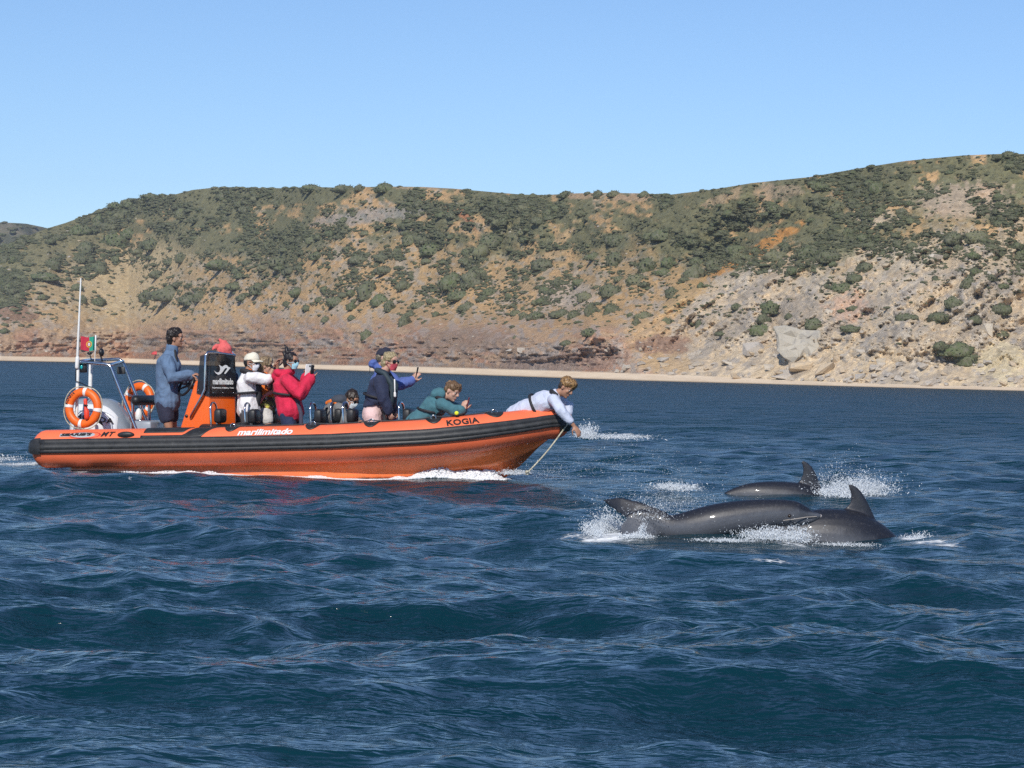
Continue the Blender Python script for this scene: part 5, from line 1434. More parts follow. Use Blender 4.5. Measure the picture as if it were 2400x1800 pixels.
def hair(P, mat, blobs, lumps=0, lump_r=.012, seed=1, fold=.006, spread=1.0, name='hair', tails=()):
    """blobs: (forward, side, up, rf, rs, ru) in head measures; lumps are locks scattered over the crown."""
    mb = MB(); hk = P['hk']; r_ = np.random.default_rng(seed); c0 = P['head']
    W_ = lambda a, b, c: c0 + (P['f'] * a + P['s'] * b + P['u'] * c) * hk
    for a, b, c, ra, rb_, rc in blobs: mb.ell(W_(a, b, c), (P['f'] * ra * hk, P['s'] * rb_ * hk, P['u'] * rc * hk), 16, 10)
    for k in range(lumps):
        a, b, c, ra, rb_, rc = blobs[r_.integers(0, len(blobs))]; d = unit(r_.normal(size=3))
        if d[2] < -.3: d[2] *= -1
        p = W_(a + d[0] * ra * .97, b + d[1] * rb_ * .97, c + d[2] * rc * .97)
        t_ = unit(np.cross(d, r_.normal(size=3))); t_ = P['f'] * t_[0] + P['s'] * t_[1] + P['u'] * t_[2]
        mb.tube([p - t_ * lump_r * 1.3, p + t_ * lump_r * 1.3], [lump_r, lump_r * .7], 7)
    for tl in tails:
        mb.tube([W_(*q) for q in tl[0]], [x * hk for x in tl[1]], 8)
    return part(P, mb, name, mat, .0075, fold=fold, fold_scale=(26, 26, 12), seed=seed, smooth=1)
def sunglasses(P, mat=None, big=1.0):
    mb = MB(); hk = P['hk']; H = lambda a, b, c: P['head'] + (P['f'] * a + P['s'] * b + P['u'] * c) * hk
    for q in (1, -1):
        mb.ell(H(.097, q * .034, .003), (unit(P['f'] * .25 + P['s'] * -q) * .030 * big * hk, P['u'] * .024 * big * hk, unit(P['f'] + P['s'] * q * .3) * .007), 14, 7)
        mb.tube([H(.092, q * .062, .010), H(.04, q * .080, .010), H(-.012, q * .083, .004)], .0042, 6)
    mb.tube([H(.101, .012, .008), H(.106, 0, .010), H(.101, -.012, .008)], .004, 6)
    return part(P, mb, 'sunglasses', MAT['lens'])
def mask(P, mat, low=0.0):
    mb = MB(); hk = P['hk']; H = lambda a, b, c: P['head'] + (P['f'] * a + P['s'] * b + P['u'] * c) * hk
    rings = []
    for v in np.linspace(-1, 1, 9):
        ring = []
        for w_ in np.linspace(-1, 1, 13):
            ang = w_ * 1.15; rr = .075 + .004
            nose = .024 * math.exp(-(w_ / .28) ** 2) * sstep(-1.0, .5, v)
            ff = .030 + (.072 + nose - .012 * max(0, -v) ) * math.cos(ang); ss = .066 * math.sin(ang) * (1 - .14 * max(0, -v))
            ring.append(H(ff, ss, -.055 + low + .048 * v))
        rings.append(ring)
    inner = [[p - P['f'] * .004 for p in r_] for r_ in rings]
    mb.ring_loft(rings, cap=False, closed=False); mb.ring_loft([list(reversed(r_)) for r_ in inner], cap=False, closed=False)
    for q in (1, -1):
        for z_ in (-.02, -.085): mb.tube([H(.055, q * .063, z_ + low), H(.02, q * .074, (z_ - .012) / 2 + low * .5), H(-.012, q * .082, -.004 if z_ > -.05 else -.035)], .0028, 5)
    return part(P, mb, 'face_mask', mat)
def cap(P, mat, brim=True, tilt=0.0):
    mb = MB(); hk = P['hk']; H = lambda a, b, c: P['head'] + (P['f'] * a + P['s'] * b + P['u'] * c) * hk; rings = []
    for t in np.linspace(0, 1, 9):
        z = .030 + .105 * math.sin(t * math.pi / 2); k = math.cos(t * math.pi / 2) ** .62 if t < 1 else .02
        rings.append([H(-.006 + .111 * k * math.cos(q), .090 * k * math.sin(q), z + .012 * math.cos(q)) for q in np.linspace(0, 2 * math.pi, 24, endpoint=False)])
    mb.ring_loft(rings)
    if brim:
        top = []; bot = []
        for t in np.linspace(0, 1, 6):
            row = []
            for w_ in np.linspace(-1, 1, 13):
                ang = w_ * 1.15; base = (-.006 + .111 * math.cos(ang), .090 * math.sin(ang)); ext = .082 * t * (1 - .55 * w_ * w_)
                row.append((base[0] + ext, base[1] * (1 - .06 * t), .043 - .016 * t - .012 * w_ * w_ * (t + .3)))
            top.append([H(a, b, c + .003) for a, b, c in row]); bot.append([H(a, b, c - .003) for a, b, c in row])
        ring = [t_ + list(reversed(b_)) for t_, b_ in zip(top, bot)]; mb.ring_loft(ring)
    mb.ell(H(-.006, 0, .136), (P['f'] * .007, P['s'] * .007, P['u'] * .004), 8, 5)
    return part(P, mb, 'cap', mat)
def belt(P, ctr, mat, ex=.045, h=.018, tiltv=None, name='belt', buckle=None):
    mb = MB(); lat = P['lat']; t = unit(P['chest'] - P['waist']) if tiltv is None else unit(tiltv); sd = unit(lat - t * np.dot(lat, t)); dp = np.cross(t, sd); G = P['G']; rings = []
    for q in np.linspace(0, 2 * math.pi, 33):
        c = ctr + sd * (.145 * G + ex) * math.cos(q) + dp * (.112 * G + ex) * math.sin(q); n_ = unit(sd * math.cos(q) + dp * math.sin(q))
        rings.append([c + n_ * .006 + t * h, c - n_ * .01 + t * h, c - n_ * .01 - t * h, c + n_ * .006 - t * h])
    mb.ring_loft(rings, cap=False); return part(P, mb, name, mat)
def vest_collar(P, mat, r_=.032, drop=.30, fwd=.14, name='life_vest', spread=.085):
    """Folded inflatable vest: a yoke round the neck and down both sides of the chest."""
    mb = MB(); lat = P['lat']; up = unit(P['neck'] - P['chest']); fw = unit(np.cross(up, lat)); fw = fw if np.dot(fw, P['f']) > 0 else -fw
    for q in (1, -1):
        pts = [P['neck'] - fw * .085 + up * .012, P['neck'] - fw * .05 + lat * q * .075 + up * .01, P['neck'] + lat * q * .095 + fw * .04, P['chest'] + lat * q * spread + fw * fwd + up * .02, P['chest'] + lat * q * spread + fw * (fwd + .015) - up * drop * .5, P['chest'] + lat * q * spread + fw * fwd - up * drop]
        mb.tube(pts, [r_ * .9, r_, r_ * .95, r_ * 1.1, r_ * 1.2, r_], 10)
    return part(P, mb, name, mat)
def phone(pos, d, nrm, label, mat, size=(.072, .148, .009), group=None):
    t = ride('phone', pos - V3(0, 0, size[1] / 2)); o_ = pos - V3(0, 0, size[1] / 2); d = unit(d); nrm = unit(np.asarray(nrm, float) - d * np.dot(nrm, d)); s_ = np.cross(d, nrm)
    mb = MB(); mb.box(pos - o_, size, (s_, d, nrm), .008); mb.obj('case', mat, t)
    mb = MB(); mb.box(pos - o_ - nrm * (size[2] / 2 + .0006), (size[0] * .92, size[1] * .94, .001), (s_, d, nrm)); mb.obj('screen', MAT['lens'], t)
    mb = MB(); mb.box(pos - o_ + nrm * (size[2] / 2 + .001) + d * size[1] * .36 + s_ * size[0] * .22, (.022, .022, .003), (s_, d, nrm), .003); mb.obj('camera_bump', MAT['plastic'], t)
    tag(t, label, 'phone', group); return t

DZ = .10                                       # the deck
def stand(hip, lat, w=.095, knee_fwd=.03, foot_fwd=0.0, yaw=V3(1, 0, 0), gap=.10):
    """Legs that reach the deck from a hip point."""
    hips = [hip + lat * w - V3(0, 0, .06), hip - lat * w - V3(0, 0, .06)]; H_ = hip[2] - .06 - DZ - .07; L1 = min(.46, max(H_ * .52, .34))
    an = [V3(hip[0], hip[1], DZ + .075) + lat * gap + yaw * foot_fwd, V3(hip[0], hip[1], DZ + .075) - lat * gap + yaw * (foot_fwd - .03)]; kn = []
    for h, a in zip(hips, an):
        m = (h + a) / 2; d = np.linalg.norm(a - h); L_ = min(.86, d * 1.03); up = max(.0004, (L_ / 2) ** 2 - (d / 2) ** 2) ** .5; kn.append(m + yaw * max(min(up, .32), knee_fwd))
    return hips, kn, an
NEAR, FAR = V3(0, -1, 0), V3(0, 1, 0)

# --- skipper
yb = 0.02
head = B(411, 793, yb); neck = B(404, 819, yb); chest = B(396, 850, yb); waist = B(392, 900, yb); hip = B(391, 938, yb)
sh = [B(392, 842, yb - .19), B(398, 842, yb + .19)]; el = [B(402, 886, yb - .27), B(412, 886, yb + .24)]; wr = [B(447, 878, yb - .14), B(447, 890, yb + .12)]
hips, kn, an = stand(hip, NEAR)
P = person('man in a blue grey jacket and dark shorts standing at the wheel', V3(hip[0], yb, DZ), head, (.95, .22, .02), (-.05, 0, 1), neck, chest, waist, hip, sh, el, wr, [(.9, .1, .1), (.9, -.1, .1)], [(.2, .3, -1), (.2, -.3, -1)], hips, kn, an, 'tan', 1.02, 1.02, (60, 60), eyes=True)
jm = cloth('blue_grey_jacket_cloth', (.115, .185, .30)); j = jacket(P, jm, B(393, 941, yb), .05, .03, 1.10, .016, seed=11, flare=1.06)
mb = MB(); mb.tube([P['neck'] - V3(.01, 0, .03), P['neck'] + (head - P['neck']) * .42 - V3(.012, 0, 0)], [.088, .080], 16, False); part(P, mb, 'collar', jm, .01, fold=.004)
trousers(P, cloth('navy_shorts_cloth', (.024, .027, .055)), .50, .022, 'shorts')
hair(P, hair_mat('dark_brown_hair', (.010, .007, .006), (.032, .022, .017)), [(-.022, 0, .045, .100, .088, .090), (-.065, 0, -.02, .055, .074, .085), (-.01, 0, .075, .09, .08, .065)], 90, .014, 3, .009)
mb = MB(); mb.tube([P['neck'] + V3(.05, -.05, -.02), P['chest'] + V3(.13, -.06, .02), P['chest'] + V3(.135, -.05, -.10)], .022, 8); part(P, mb, 'dark_lapel', MAT['strap'])
shoes(P, MAT['plastic'])

# --- person in the salmon headscarf behind the windscreen
yb = .52
head = B(524, 829, yb); neck = B(528, 857, yb); chest = B(532, 880, yb); waist = B(533, 930, yb); hip = B(533, 962, yb)
lat = unit(V3(.55, -.83, 0)); sh = [chest + lat * .19 + V3(0, 0, .07), chest - lat * .19 + V3(0, 0, .07)]
el = [sh[0] + V3(.02, -.05, -.27), sh[1] + V3(-.02, .05, -.27)]; wr = [el[0] + V3(-.14, -.05, -.18), el[1] + V3(-.14, .0, -.18)]
hips, kn, an = stand(hip, lat, yaw=V3(-.8, -.5, 0))
P = person('person in a salmon headscarf and navy top behind the dark windscreen', V3(hip[0], yb, DZ), head, (-.80, -.55, -.12), (0, 0, 1), neck, chest, waist, hip, sh, el, wr, [(-.6, -.2, -.5)] * 2, [(.3, .3, 0)] * 2, hips, kn, an, 'tan', 1.0, 1.02)
jacket(P, cloth('navy_top_cloth', (.022, .028, .075)), hip - V3(0, 0, .02), .035, .02, 1.0, .009, seed=21)
trousers(P, cloth('dark_trousers_cloth', (.02, .025, .045)), 1.5)
mb = MB(); H = lambda a, b, c: P['head'] + P['f'] * a + P['s'] * b + P['u'] * c
mb.ell(H(-.012, 0, .05), (P['f'] * .112, P['s'] * .098, P['u'] * .095), 18, 11); mb.tube([H(-.05, 0, .0), H(-.10, 0, -.06)], [.085, .05], 12)
mb.tube([H(-.02, 0, .10), H(-.01, .01, .150), H(.03, .01, .195)], [.075, .05, .014], 12); mb.tube([H(.04, 0, .08), H(.09, -.01, .115), H(.15, -.01, .075)], [.05, .036, .012], 10)
part(P, mb, 'headscarf', cloth('salmon_scarf_cloth', (.74, .135, .13)), .0085, fold=.010, fold_scale=(16, 16, 10), seed=5, smooth=2)
sunglasses(P); hair(P, hair_mat('black_hair', (.008, .007, .007), (.02, .017, .016)), [(-.06, 0, -.05, .05, .085, .06)], 10, .012, 8)

# --- man in the white cap
yb = -.12
head = B(590, 850, yb); neck = B(582, 872, yb); chest = B(580, 895, yb); waist = B(581, 930, yb); hip = B(585, 958, yb)
sh = [B(583, 884, yb - .19), B(587, 884, yb + .19)]; el = [B(628, 890, yb - .16), B(634, 890, yb + .22)]; wr = [B(642, 861, yb - .10), B(650, 862, yb + .12)]
hips, kn, an = stand(hip, NEAR, knee_fwd=.05)
P = person('man in a white jacket, cream cap and white mask holding one hand up', V3(hip[0], yb, DZ), head, (.97, -.22, -.05), (.06, 0, 1), neck, chest, waist, hip, sh, el, wr, [(.35, .1, .9), (.1, 0, .9)], [(.9, .2, -.2), (.9, -.2, -.2)], hips, kn, an, 'tan', .98, .98, (38, 45))
jacket(P, cloth('white_jacket_cloth', (.78, .77, .78), .04), B(583, 962, yb), .030, .022, 1.05, .015, (.12, .5), seed=31, flare=1.08)
trousers(P, cloth('grey_trousers_cloth', (.075, .078, .09)), 1.5)
vest_collar(P, MAT['strap'], .036, .34, .15); belt(P, P['waist'] + V3(0, 0, .05), MAT['strap'], .062, .016, V3(-.10, 0, 1))
mb = MB(); mb.tube([P['neck'] + V3(.04, -.03, -.0), P['chest'] + V3(.10, -.03, .09)], [.05, .035], 10); part(P, mb, 'orange_scarf', cloth('orange_scarf_cloth', (.80, .18, .03)))
hair(P, hair_mat('black_short_hair', (.008, .007, .007), (.022, .018, .016)), [(-.045, 0, .0, .065, .082, .075)], 12, .009, 12)
cap(P, cloth('cream_cap_cloth', (.78, .73, .60), .05)); sunglasses(P); mask(P, cloth('white_mask_cloth', (.80, .80, .84), .03))
mb = MB(); w0 = wr[0] * .93 + el[0] * .07; d_ = unit(wr[0] - el[0]); mb.tube([w0 - d_ * .014, w0 + d_ * .014], .034, 14, False); part(P, mb, 'watch', MAT['plastic'])
shoes(P, MAT['plastic'])

# --- child or woman in the orange vest
yb = .16
head = B(622, 857, yb); neck = B(618, 878, yb); chest = B(620, 898, yb); waist = B(622, 925, yb); hip = B(622, 948, yb)
lat = unit(V3(.25, -.97, 0)); sh = [chest + lat * .14 + V3(0, 0, .05), chest - lat * .14 + V3(0, 0, .05)]; el = [B(632, 905, yb - .2), B(640, 902, yb + .2)]; wr = [B(643, 898, yb - .12), B(650, 892, yb + .1)]
hips, kn, an = stand(hip, lat, .07, gap=.07)
P = person('fair haired person in orange vest and patterned skirt beside the man in white', V3(hip[0], yb, DZ), head, (.93, .30, -.1), (0, 0, 1), neck, chest, waist, hip, sh, el, wr, [(.8, .2, .3)] * 2, [(.2, .5, -.6), (.2, -.5, -.6)], hips, kn, an, 'fair', .90, .80, (55, 55))
hair(P, hair_mat('streaked_fair_hair', (.10, .065, .04), (.34, .25, .14)), [(-.018, 0, .04, .110, .092, .092), (-.07, 0, -.04, .055, .085, .085), (.03, -.03, .085, .06, .06, .035)], 90, .015, 14, .010)
om_ = cloth('orange_vest_cloth', (.82, .20, .025)); mb = MB()
mb.sweep([waist + V3(0, 0, .03), (waist + chest) / 2, chest, neck * .6 + chest * .4], [lat] * 4, [.165, .17, .17, .10], [.145, .15, .15, .09], 18); part(P, mb, 'orange_vest', om_, .011, fold=.008, seed=41)
def pattern_mat():
    m, n, l, p = new_mat('patterned_skirt_cloth'); tc = n.new('ShaderNodeTexCoord'); f = noise_n(n, l, 14, 2, .5, tc.outputs['Object']); f2 = noise_n(n, l, 9, 2, .5, tc.outputs['Object'], 2)
    c = mixc(n, l, ramp(n, l, f, .46, .54), (.20, .19, .05), (.10, .055, .04)); c = mixc(n, l, ramp(n, l, f2, .58, .62), c, (.70, .62, .12)); c = mixc(n, l, ramp(n, l, noise_n(n, l, 18, 1, .5, tc.outputs['Object']), .64, .68), c, (.6, .6, .65))
    l.new(c, p.inputs['Base Color']); p.inputs['Roughness'].default_value = .9; return m
mb = MB(); mb.sweep([hip - V3(0, 0, .02), hip + V3(0, 0, .06), waist + V3(0, 0, .04)], [lat] * 3, [.165, .155, .14], [.145, .135, .12], 18); part(P, mb, 'patterned_skirt', pattern_mat(), .012, fold=.007, seed=43)
trousers(P, cloth('white_shorts_cloth', (.72, .70, .68)), .45, .02, 'white_shorts', top=hip + V3(0, 0, .02))
mb = MB(); mb.tube([waist + V3(.17, -.17, .05), waist + V3(.05, -.21, -.02), hip + V3(-.04, -.20, -.02), hip + V3(-.07, -.17, -.10)], [.030, .020, .018, .022], 8); part(P, mb, 'pink_sash', cloth('pink_sash_cloth', (.70, .24, .22)), .009, fold=.004)
belt(P, waist + V3(0, 0, .07), MAT['strap'], .04, .014); sunglasses(P)
t = ride('camera', B(637, 893, yb - .28) - V3(0, 0, .06)); o_ = B(637, 893, yb - .28) - V3(0, 0, .06); q = V3(0, 0, .06)
mb = MB(); mb.box(q + V3(-.03, .03, 0), (.07, .12, .09), bev=.012); mb.obj('body', MAT['plastic'], t)
mb = MB(); mb.tube([q, q + V3(.03, -.05, 0), q + V3(.045, -.085, -.005)], [.038, .042, .045], 16, False); ln_ = mb.obj('lens_barrel', MAT['plastic'], t)
mb = MB(); mb.ell(q + V3(.046, -.088, -.005), (V3(.035, .018, 0), V3(0, 0, .038), V3(-.004, .008, 0)), 14, 6); mb.obj('front_glass', plain('amber_lens', (.10, .035, .03), .06, .2), ln_)
mb = MB(); mb.tube([q + V3(-.04, .02, .05), q + V3(-.08, .04, .02), q + V3(-.10, .03, -.10), q + V3(-.02, .0, -.12), q + V3(.0, .01, -.04)], .010, 6); mb.obj('strap', MAT['strap'], t)
tag(t, 'black camera with an amber glinting lens held below the white sleeve', 'camera')

# --- woman in red
yb = -.28
head = B(683, 847, yb); neck = B(671, 873, yb); chest = B(667, 900, yb); waist = B(672, 930, yb); hip = B(678, 958, yb)
sh = [B(668, 889, yb - .17), B(678, 889, yb + .17)]; el = [B(704, 925, yb - .20), B(708, 925, yb + .22)]; wr = [B(728, 886, yb - .10), B(718, 886, yb + .10)]
hips, kn, an = stand(hip, NEAR, knee_fwd=.05)
P = person('woman in a crimson hooded jacket and blue mask holding up a pale phone', V3(hip[0], yb, DZ), head, (.95, -.30, -.03), (.05, 0, 1), neck, chest, waist, hip, sh, el, wr, [(.15, .0, .95), (.0, 0, .95)], [(.3, .9, .1), (.3, -.9, .1)], hips, kn, an, 'tan', .94, .98, (50, 50))
red = cloth('crimson_jacket_cloth', (.62, .018, .065), .12); jacket(P, red, B(681, 962, yb), .05, .034, 1.14, .017, seed=51, flare=1.12, hood=[(P['neck'] + V3(-.07, -.02, -.01), (V3(.10, 0, -.03), V3(0, .115, 0), V3(.02, 0, .055))), (P['neck'] + V3(-.13, -.01, -.05), (V3(.07, 0, .02), V3(0, .09, 0), V3(-.02, 0, .075))), (P['neck'] + V3(.03, -.06, .0), (V3(.07, 0, .02), V3(0, .05, 0), V3(-.02, 0, .04))), (P['neck'] + V3(.03, .06, .0), (V3(.07, 0, .02), V3(0, .05, 0), V3(-.02, 0, .04)))])
trousers(P, cloth('denim_cloth', (.022, .034, .085), .2), 1.5, .02)
hair(P, hair_mat('near_black_hair', (.007, .005, .006), (.022, .016, .016)), [(-.02, 0, .042, .102, .086, .086), (-.06, 0, -.03, .055, .078, .09)], 30, .012, 18, .007, tails=[([(-.07, 0, .09), (-.085, .01, .14), (-.10, .0, .19), (-.13, 0, .22)], [.03, .026, .018, .006]), ([(-.05, 0, .10), (-.055, -.02, .15), (-.05, -.02, .19)], [.03, .018, .006]), ([(-.08, 0, .05), (-.11, .02, .09), (-.13, .03, .15)], [.035, .022, .006]), ([(-.07, -.03, .02), (-.10, -.03, -.05), (-.105, -.02, -.11)], [.04, .035, .015])])
sunglasses(P); mask(P, cloth('light_blue_mask_cloth', (.36, .66, .78), .04)); belt(P, P['waist'] + V3(.0, 0, .035), MAT['strap'], .072, .015, V3(.10, 0, 1))
mb = MB(); mb.tube([P['waist'] + V3(.16, -.10, .0), P['hip'] + V3(.20, -.12, -.05), V3(P['hip'][0] + .22, P['hip'][1] - .12, DZ + .3)], [.03, .028, .03], 8); part(P, mb, 'hanging_strap', cloth('grey_strap_cloth', (.06, .055, .09)))
phone(B(722, 868, yb - .02), (.08, 0, 1), (1, -.95, .05), 'phone in a white case held up by the woman in crimson', MAT['white'], (.085, .158, .012), 'phones held up on the boat')
phone(B(732, 866, yb - .14), (.10, 0, 1), (1, -.5, .0), 'slim dark phone held beside the white one by the woman in crimson', MAT['plastic'], (.045, .12, .02), 'phones held up on the boat')
shoes(P, MAT['plastic'])

# --- seated person with the dark hood
yb = .45
head = B(824, 937, yb); neck = B(806, 946, yb); chest = B(788, 958, yb); waist = B(766, 982, yb); hip = B(750, 1004, yb)
sh = [B(796, 955, yb - .17), B(792, 953, yb + .17)]; el = [B(806, 990, yb - .20), B(806, 990, yb + .2)]; wr = [B(835, 985, yb - .12), B(835, 985, yb + .12)]
hips = [hip + NEAR * .09, hip + FAR * .09]; kn = [hips[0] + V3(.40, -.03, -.02), hips[1] + V3(.40, .03, -.02)]; an = [V3(k[0] + .03, k[1], DZ + .07) for k in kn]
P = person('dark haired masked person bent forward on a seat in the middle of the boat', V3(hip[0], yb, DZ), head, (.86, -.32, -.38), (.38, 0, .92), neck, chest, waist, hip, sh, el, wr, [(.9, .1, -.2)] * 2, [(0, .3, -1), (0, -.3, -1)], hips, kn, an, 'tan', .96, .95)
jacket(P, cloth('grey_jacket_cloth', (.20, .20, .20)), hip + V3(0, 0, .02), .035, .024, 1.05, .010, seed=61)
mb = MB(); mb.ell(neck + V3(-.055, -.01, .045), (V3(.12, 0, .03), V3(0, .13, 0), V3(-.03, 0, .075)), 14, 9); mb.ell(neck + V3(.0, 0, .02), (V3(.08, 0, .02), V3(0, .11, 0), V3(-.03, 0, .07)), 14, 9); part(P, mb, 'hood', cloth('slate_hood_cloth', (.05, .062, .085)), .010, fold=.007, seed=63)
mb = MB(); mb.tube([chest + V3(-.12, -.02, .075), chest + V3(-.04, -.06, .10), chest + V3(.03, -.10, .07)], [.03, .038, .03], 8); part(P, mb, 'life_vest', om_, .01, fold=.004)
mb = MB(); mb.tube([chest + V3(-.08, -.17, .0), waist + V3(.03, -.20, -.02), hip + V3(.09, -.2, .02)], [.018] * 3, 6); part(P, mb, 'strap', MAT['strap'])
trousers(P, cloth('grey_jeans_cloth', (.05, .055, .07)), 1.5)
hair(P, hair_mat('brown_black_hair', (.012, .008, .007), (.045, .03, .02)), [(-.018, 0, .045, .104, .088, .086), (-.06, 0, -.01, .055, .078, .08), (-.04, -.02, .10, .06, .05, .035)], 60, .013, 22, .008)
sunglasses(P); mask(P, cloth('pale_mask_cloth', (.66, .74, .78), .04)); shoes(P, MAT['plastic'])

# --- person in blue behind the woman in navy
yb = .38
head = B(900, 838, yb); neck = B(893, 862, yb); chest = B(894, 888, yb); waist = B(898, 925, yb); hip = B(902, 955, yb)
sh = [B(904, 876, yb - .18), B(896, 876, yb + .18)]; el = [B(936, 903, yb - .16), B(926, 900, yb + .2)]; wr = [B(968, 891, yb - .06), B(962, 893, yb + .06)]
hips, kn, an = stand(hip, NEAR)
P = person('person in a blue jacket and navy cap reaching a phone forward', V3(hip[0], yb, DZ), head, (.98, .1, -.04), (.05, 0, 1), neck, chest, waist, hip, sh, el, wr, [(.55, .0, .8), (.6, 0, .6)], [(.2, .9, .1), (.2, -.8, .1)], hips, kn, an, 'fair', .96, 1.0, (45, 45))
blu = cloth('blue_jacket_cloth', (.085, .135, .38)); jacket(P, blu, B(905, 968, yb), .04, .026, 1.06, .014, (.92, .9), seed=71, flare=1.08)
mb = MB(); mb.ell(B(875, 850, yb - .02), (V3(.062, 0, .025), V3(0, .085, 0), V3(-.015, 0, .040)), 14, 9); mb.ell(B(872, 856, yb - .03), (V3(.045, 0, -.01), V3(0, .07, 0), V3(.01, 0, .035)), 12, 8); mb.tube([B(878, 854, yb - .02), B(890, 864, yb)], [.050, .075], 10); part(P, mb, 'hood', blu, .010, fold=.007, seed=73)
mb = MB(); q = B(867, 858, yb - .1); mb.tube([q, q - V3(.0, 0, .09)], .004, 5); part(P, mb, 'cord', MAT['strap'])
trousers(P, cloth('dark_blue_trousers_cloth', (.025, .03, .06)), 1.5)
cap(P, cloth('navy_cap_cloth', (.022, .024, .045))); hair(P, hair_mat('grey_hair', (.10, .085, .06), (.25, .21, .15)), [(-.05, 0, -.005, .062, .084, .075)], 14, .010, 28)
belt(P, P['waist'] + V3(0, 0, .05), MAT['strap'], .055, .014)
phone(B(977.5, 873, yb - .05), (.16, 0, 1), (1, .10, -.15), 'thin dark phone at the end of the outstretched blue sleeve', MAT['plastic'], group='phones held up on the boat')
shoes(P, MAT['plastic'])

# --- woman in navy
yb = -.36
head = B(916, 847, yb); neck = B(898, 873, yb); chest = B(893, 900, yb); waist = B(884, 935, yb); hip = B(877, 962, yb)
sh = [B(890, 890, yb - .19), B(905, 889, yb + .18)]; el = [B(899, 933, yb - .25), B(912, 930, yb + .2)]; wr = [B(910, 962, yb - .20), B(922, 960, yb + .14)]
hips, kn, an = stand(hip, NEAR, knee_fwd=.05)
P = person('blonde woman in a navy jacket and pale pink trousers leaning forward', V3(hip[0], yb, DZ), head, (.90, -.42, -.10), (.12, 0, 1), neck, chest, waist, hip, sh, el, wr, [(.35, .1, -.9), (.4, -.1, -.9)], [(.1, 1, .1), (.1, -1, .1)], hips, kn, an, 'fair', .98, 1.03, (45, 45))
nav = cloth('navy_jacket_cloth', (.020, .028, .066)); jacket(P, nav, B(884, 939, yb), .040, .028, 1.10, .014, seed=81, flare=1.06)
trousers(P, cloth('pale_pink_trousers_cloth', (.76, .54, .52), .05), 1.5, .022, fold=.010, seed=83)
hair(P, hair_mat('blonde_hair', (.20, .15, .075), (.46, .38, .22)), [(-.02, 0, .042, .106, .088, .088), (-.065, 0, -.03, .06, .084, .088), (-.10, 0, -.045, .05, .07, .06), (.0, -.06, .0, .05, .032, .07)], 60, .013, 32, .008)
sunglasses(P, big=1.1); mask(P, cloth('red_patterned_mask_cloth', (.50, .06, .09), .4), -.012)
vest_collar(P, plain('dark_teal_vest_cloth', (.025, .045, .06), .7, .15, 12), .040, .42, .17); belt(P, P['waist'] + V3(.0, 0, .03), MAT['strap'], .07, .014)
mb = MB(); q = P['chest'] + V3(.215, -.11, .0); mb.tube([q + V3(0, 0, .06), q + V3(.01, -.01, -.10)], [.010, .009], 7); mb.tube([q + V3(.01, -.01, -.11), q + V3(.013, -.012, -.15)], [.016, .018], 8); part(P, mb, 'white_toggle', MAT['white'])
mb = MB(); mb.tube([P['hip'] + V3(.17, -.12, .08), P['hip'] + V3(.19, -.13, -.15), V3(P['hip'][0] + .19, P['hip'][1] - .1, .45)], [.03, .032, .03], 8); part(P, mb, 'hanging_strap', MAT['strap'])
shoes(P, MAT['plastic'])

# --- youth in teal leaning on the tube
yb = -.52
head = B(1060, 917, yb); neck = B(1036, 930, yb); chest = B(1022, 948, yb); waist = B(998, 975, yb); hip = B(975, 996, yb)
sh = [B(1034, 946, yb - .17), B(1030, 940, yb + .19)]; el = [B(1062, 961, yb - .16), B(1074, 962, yb + .14)]; wr = [B(1084, 961, yb - .12), B(1088, 960, yb + .0)]
hips = [hip + NEAR * .09, hip + FAR * .09]; kn = [hips[0] + V3(.12, -.04, -.34), hips[1] + V3(.14, .04, -.34)]; an = [V3(k[0] - .36, k[1], DZ + .10) for k in kn]
P = person('youth in a teal hoodie kneeling with elbows on the tube to film', V3(hip[0], yb, DZ), head, (.86, -.30, -.40), (.42, -.05, .90), neck, chest, waist, hip, sh, el, wr, [(.25, .05, .95), (.2, -.1, .9)], [(.3, .9, .1), (.3, -.8, .1)], hips, kn, an, 'fair', 1.0, 1.0, (42, 48), toe=(-1, 0, .2), eyes=True)
teal = cloth('teal_hoodie_cloth', (.058, .165, .20)); jacket(P, teal, hip + V3(.01, 0, .0), .045, .028, 1.02, .015, (.88, .9), seed=91, hood=[(P['neck'] + V3(-.055, -.02, .03), (V3(.085, 0, .06), V3(0, .105, 0), V3(-.045, 0, .06))), (P['neck'] + V3(-.01, -.07, .04), (V3(.06, 0, .05), V3(0, .04, 0), V3(-.04, 0, .05))), (P['neck'] + V3(-.01, .07, .04), (V3(.06, 0, .05), V3(0, .04, 0), V3(-.04, 0, .05)))])
trousers(P, cloth('black_joggers_cloth', (.02, .02, .025)), 1.5)
hair(P, hair_mat('light_brown_hair', (.085, .045, .022), (.20, .12, .06)), [(-.012, 0, .052, .106, .088, .080), (-.06, 0, .0, .05, .078, .07), (.035, 0, .085, .065, .07, .04)], 70, .013, 42, .008)
belt(P, P['waist'] * .55 + P['chest'] * .45, MAT['strap'], .062, .016, V3(.2, 0, 1))
mb = MB(); mb.tube([P['neck'] + V3(-.06, .03, .01), P['neck'] + V3(-.055, -.09, .0), P['neck'] + V3(.04, -.15, -.03), P['chest'] + V3(.13, -.12, -.03)], [.03] * 4, 8); part(P, mb, 'life_vest', MAT['strap'])
mb = MB(); mb.ell(B(1070, 968, yb - .235), (V3(.026, 0, .012), V3(0, .008, 0), V3(-.012, 0, .022)), 12, 7); part(P, mb, 'yellow_patch', plain('fluorescent_yellow', (.75, .80, .03), .6, .05))
phone(B(1097, 944, yb - .12), (.22, 0, 1), (1, .15, -.2), 'dark red phone in the raised hands of the youth in teal', plain('dark_red_case', (.20, .02, .035), .4), group='phones held up on the boat')
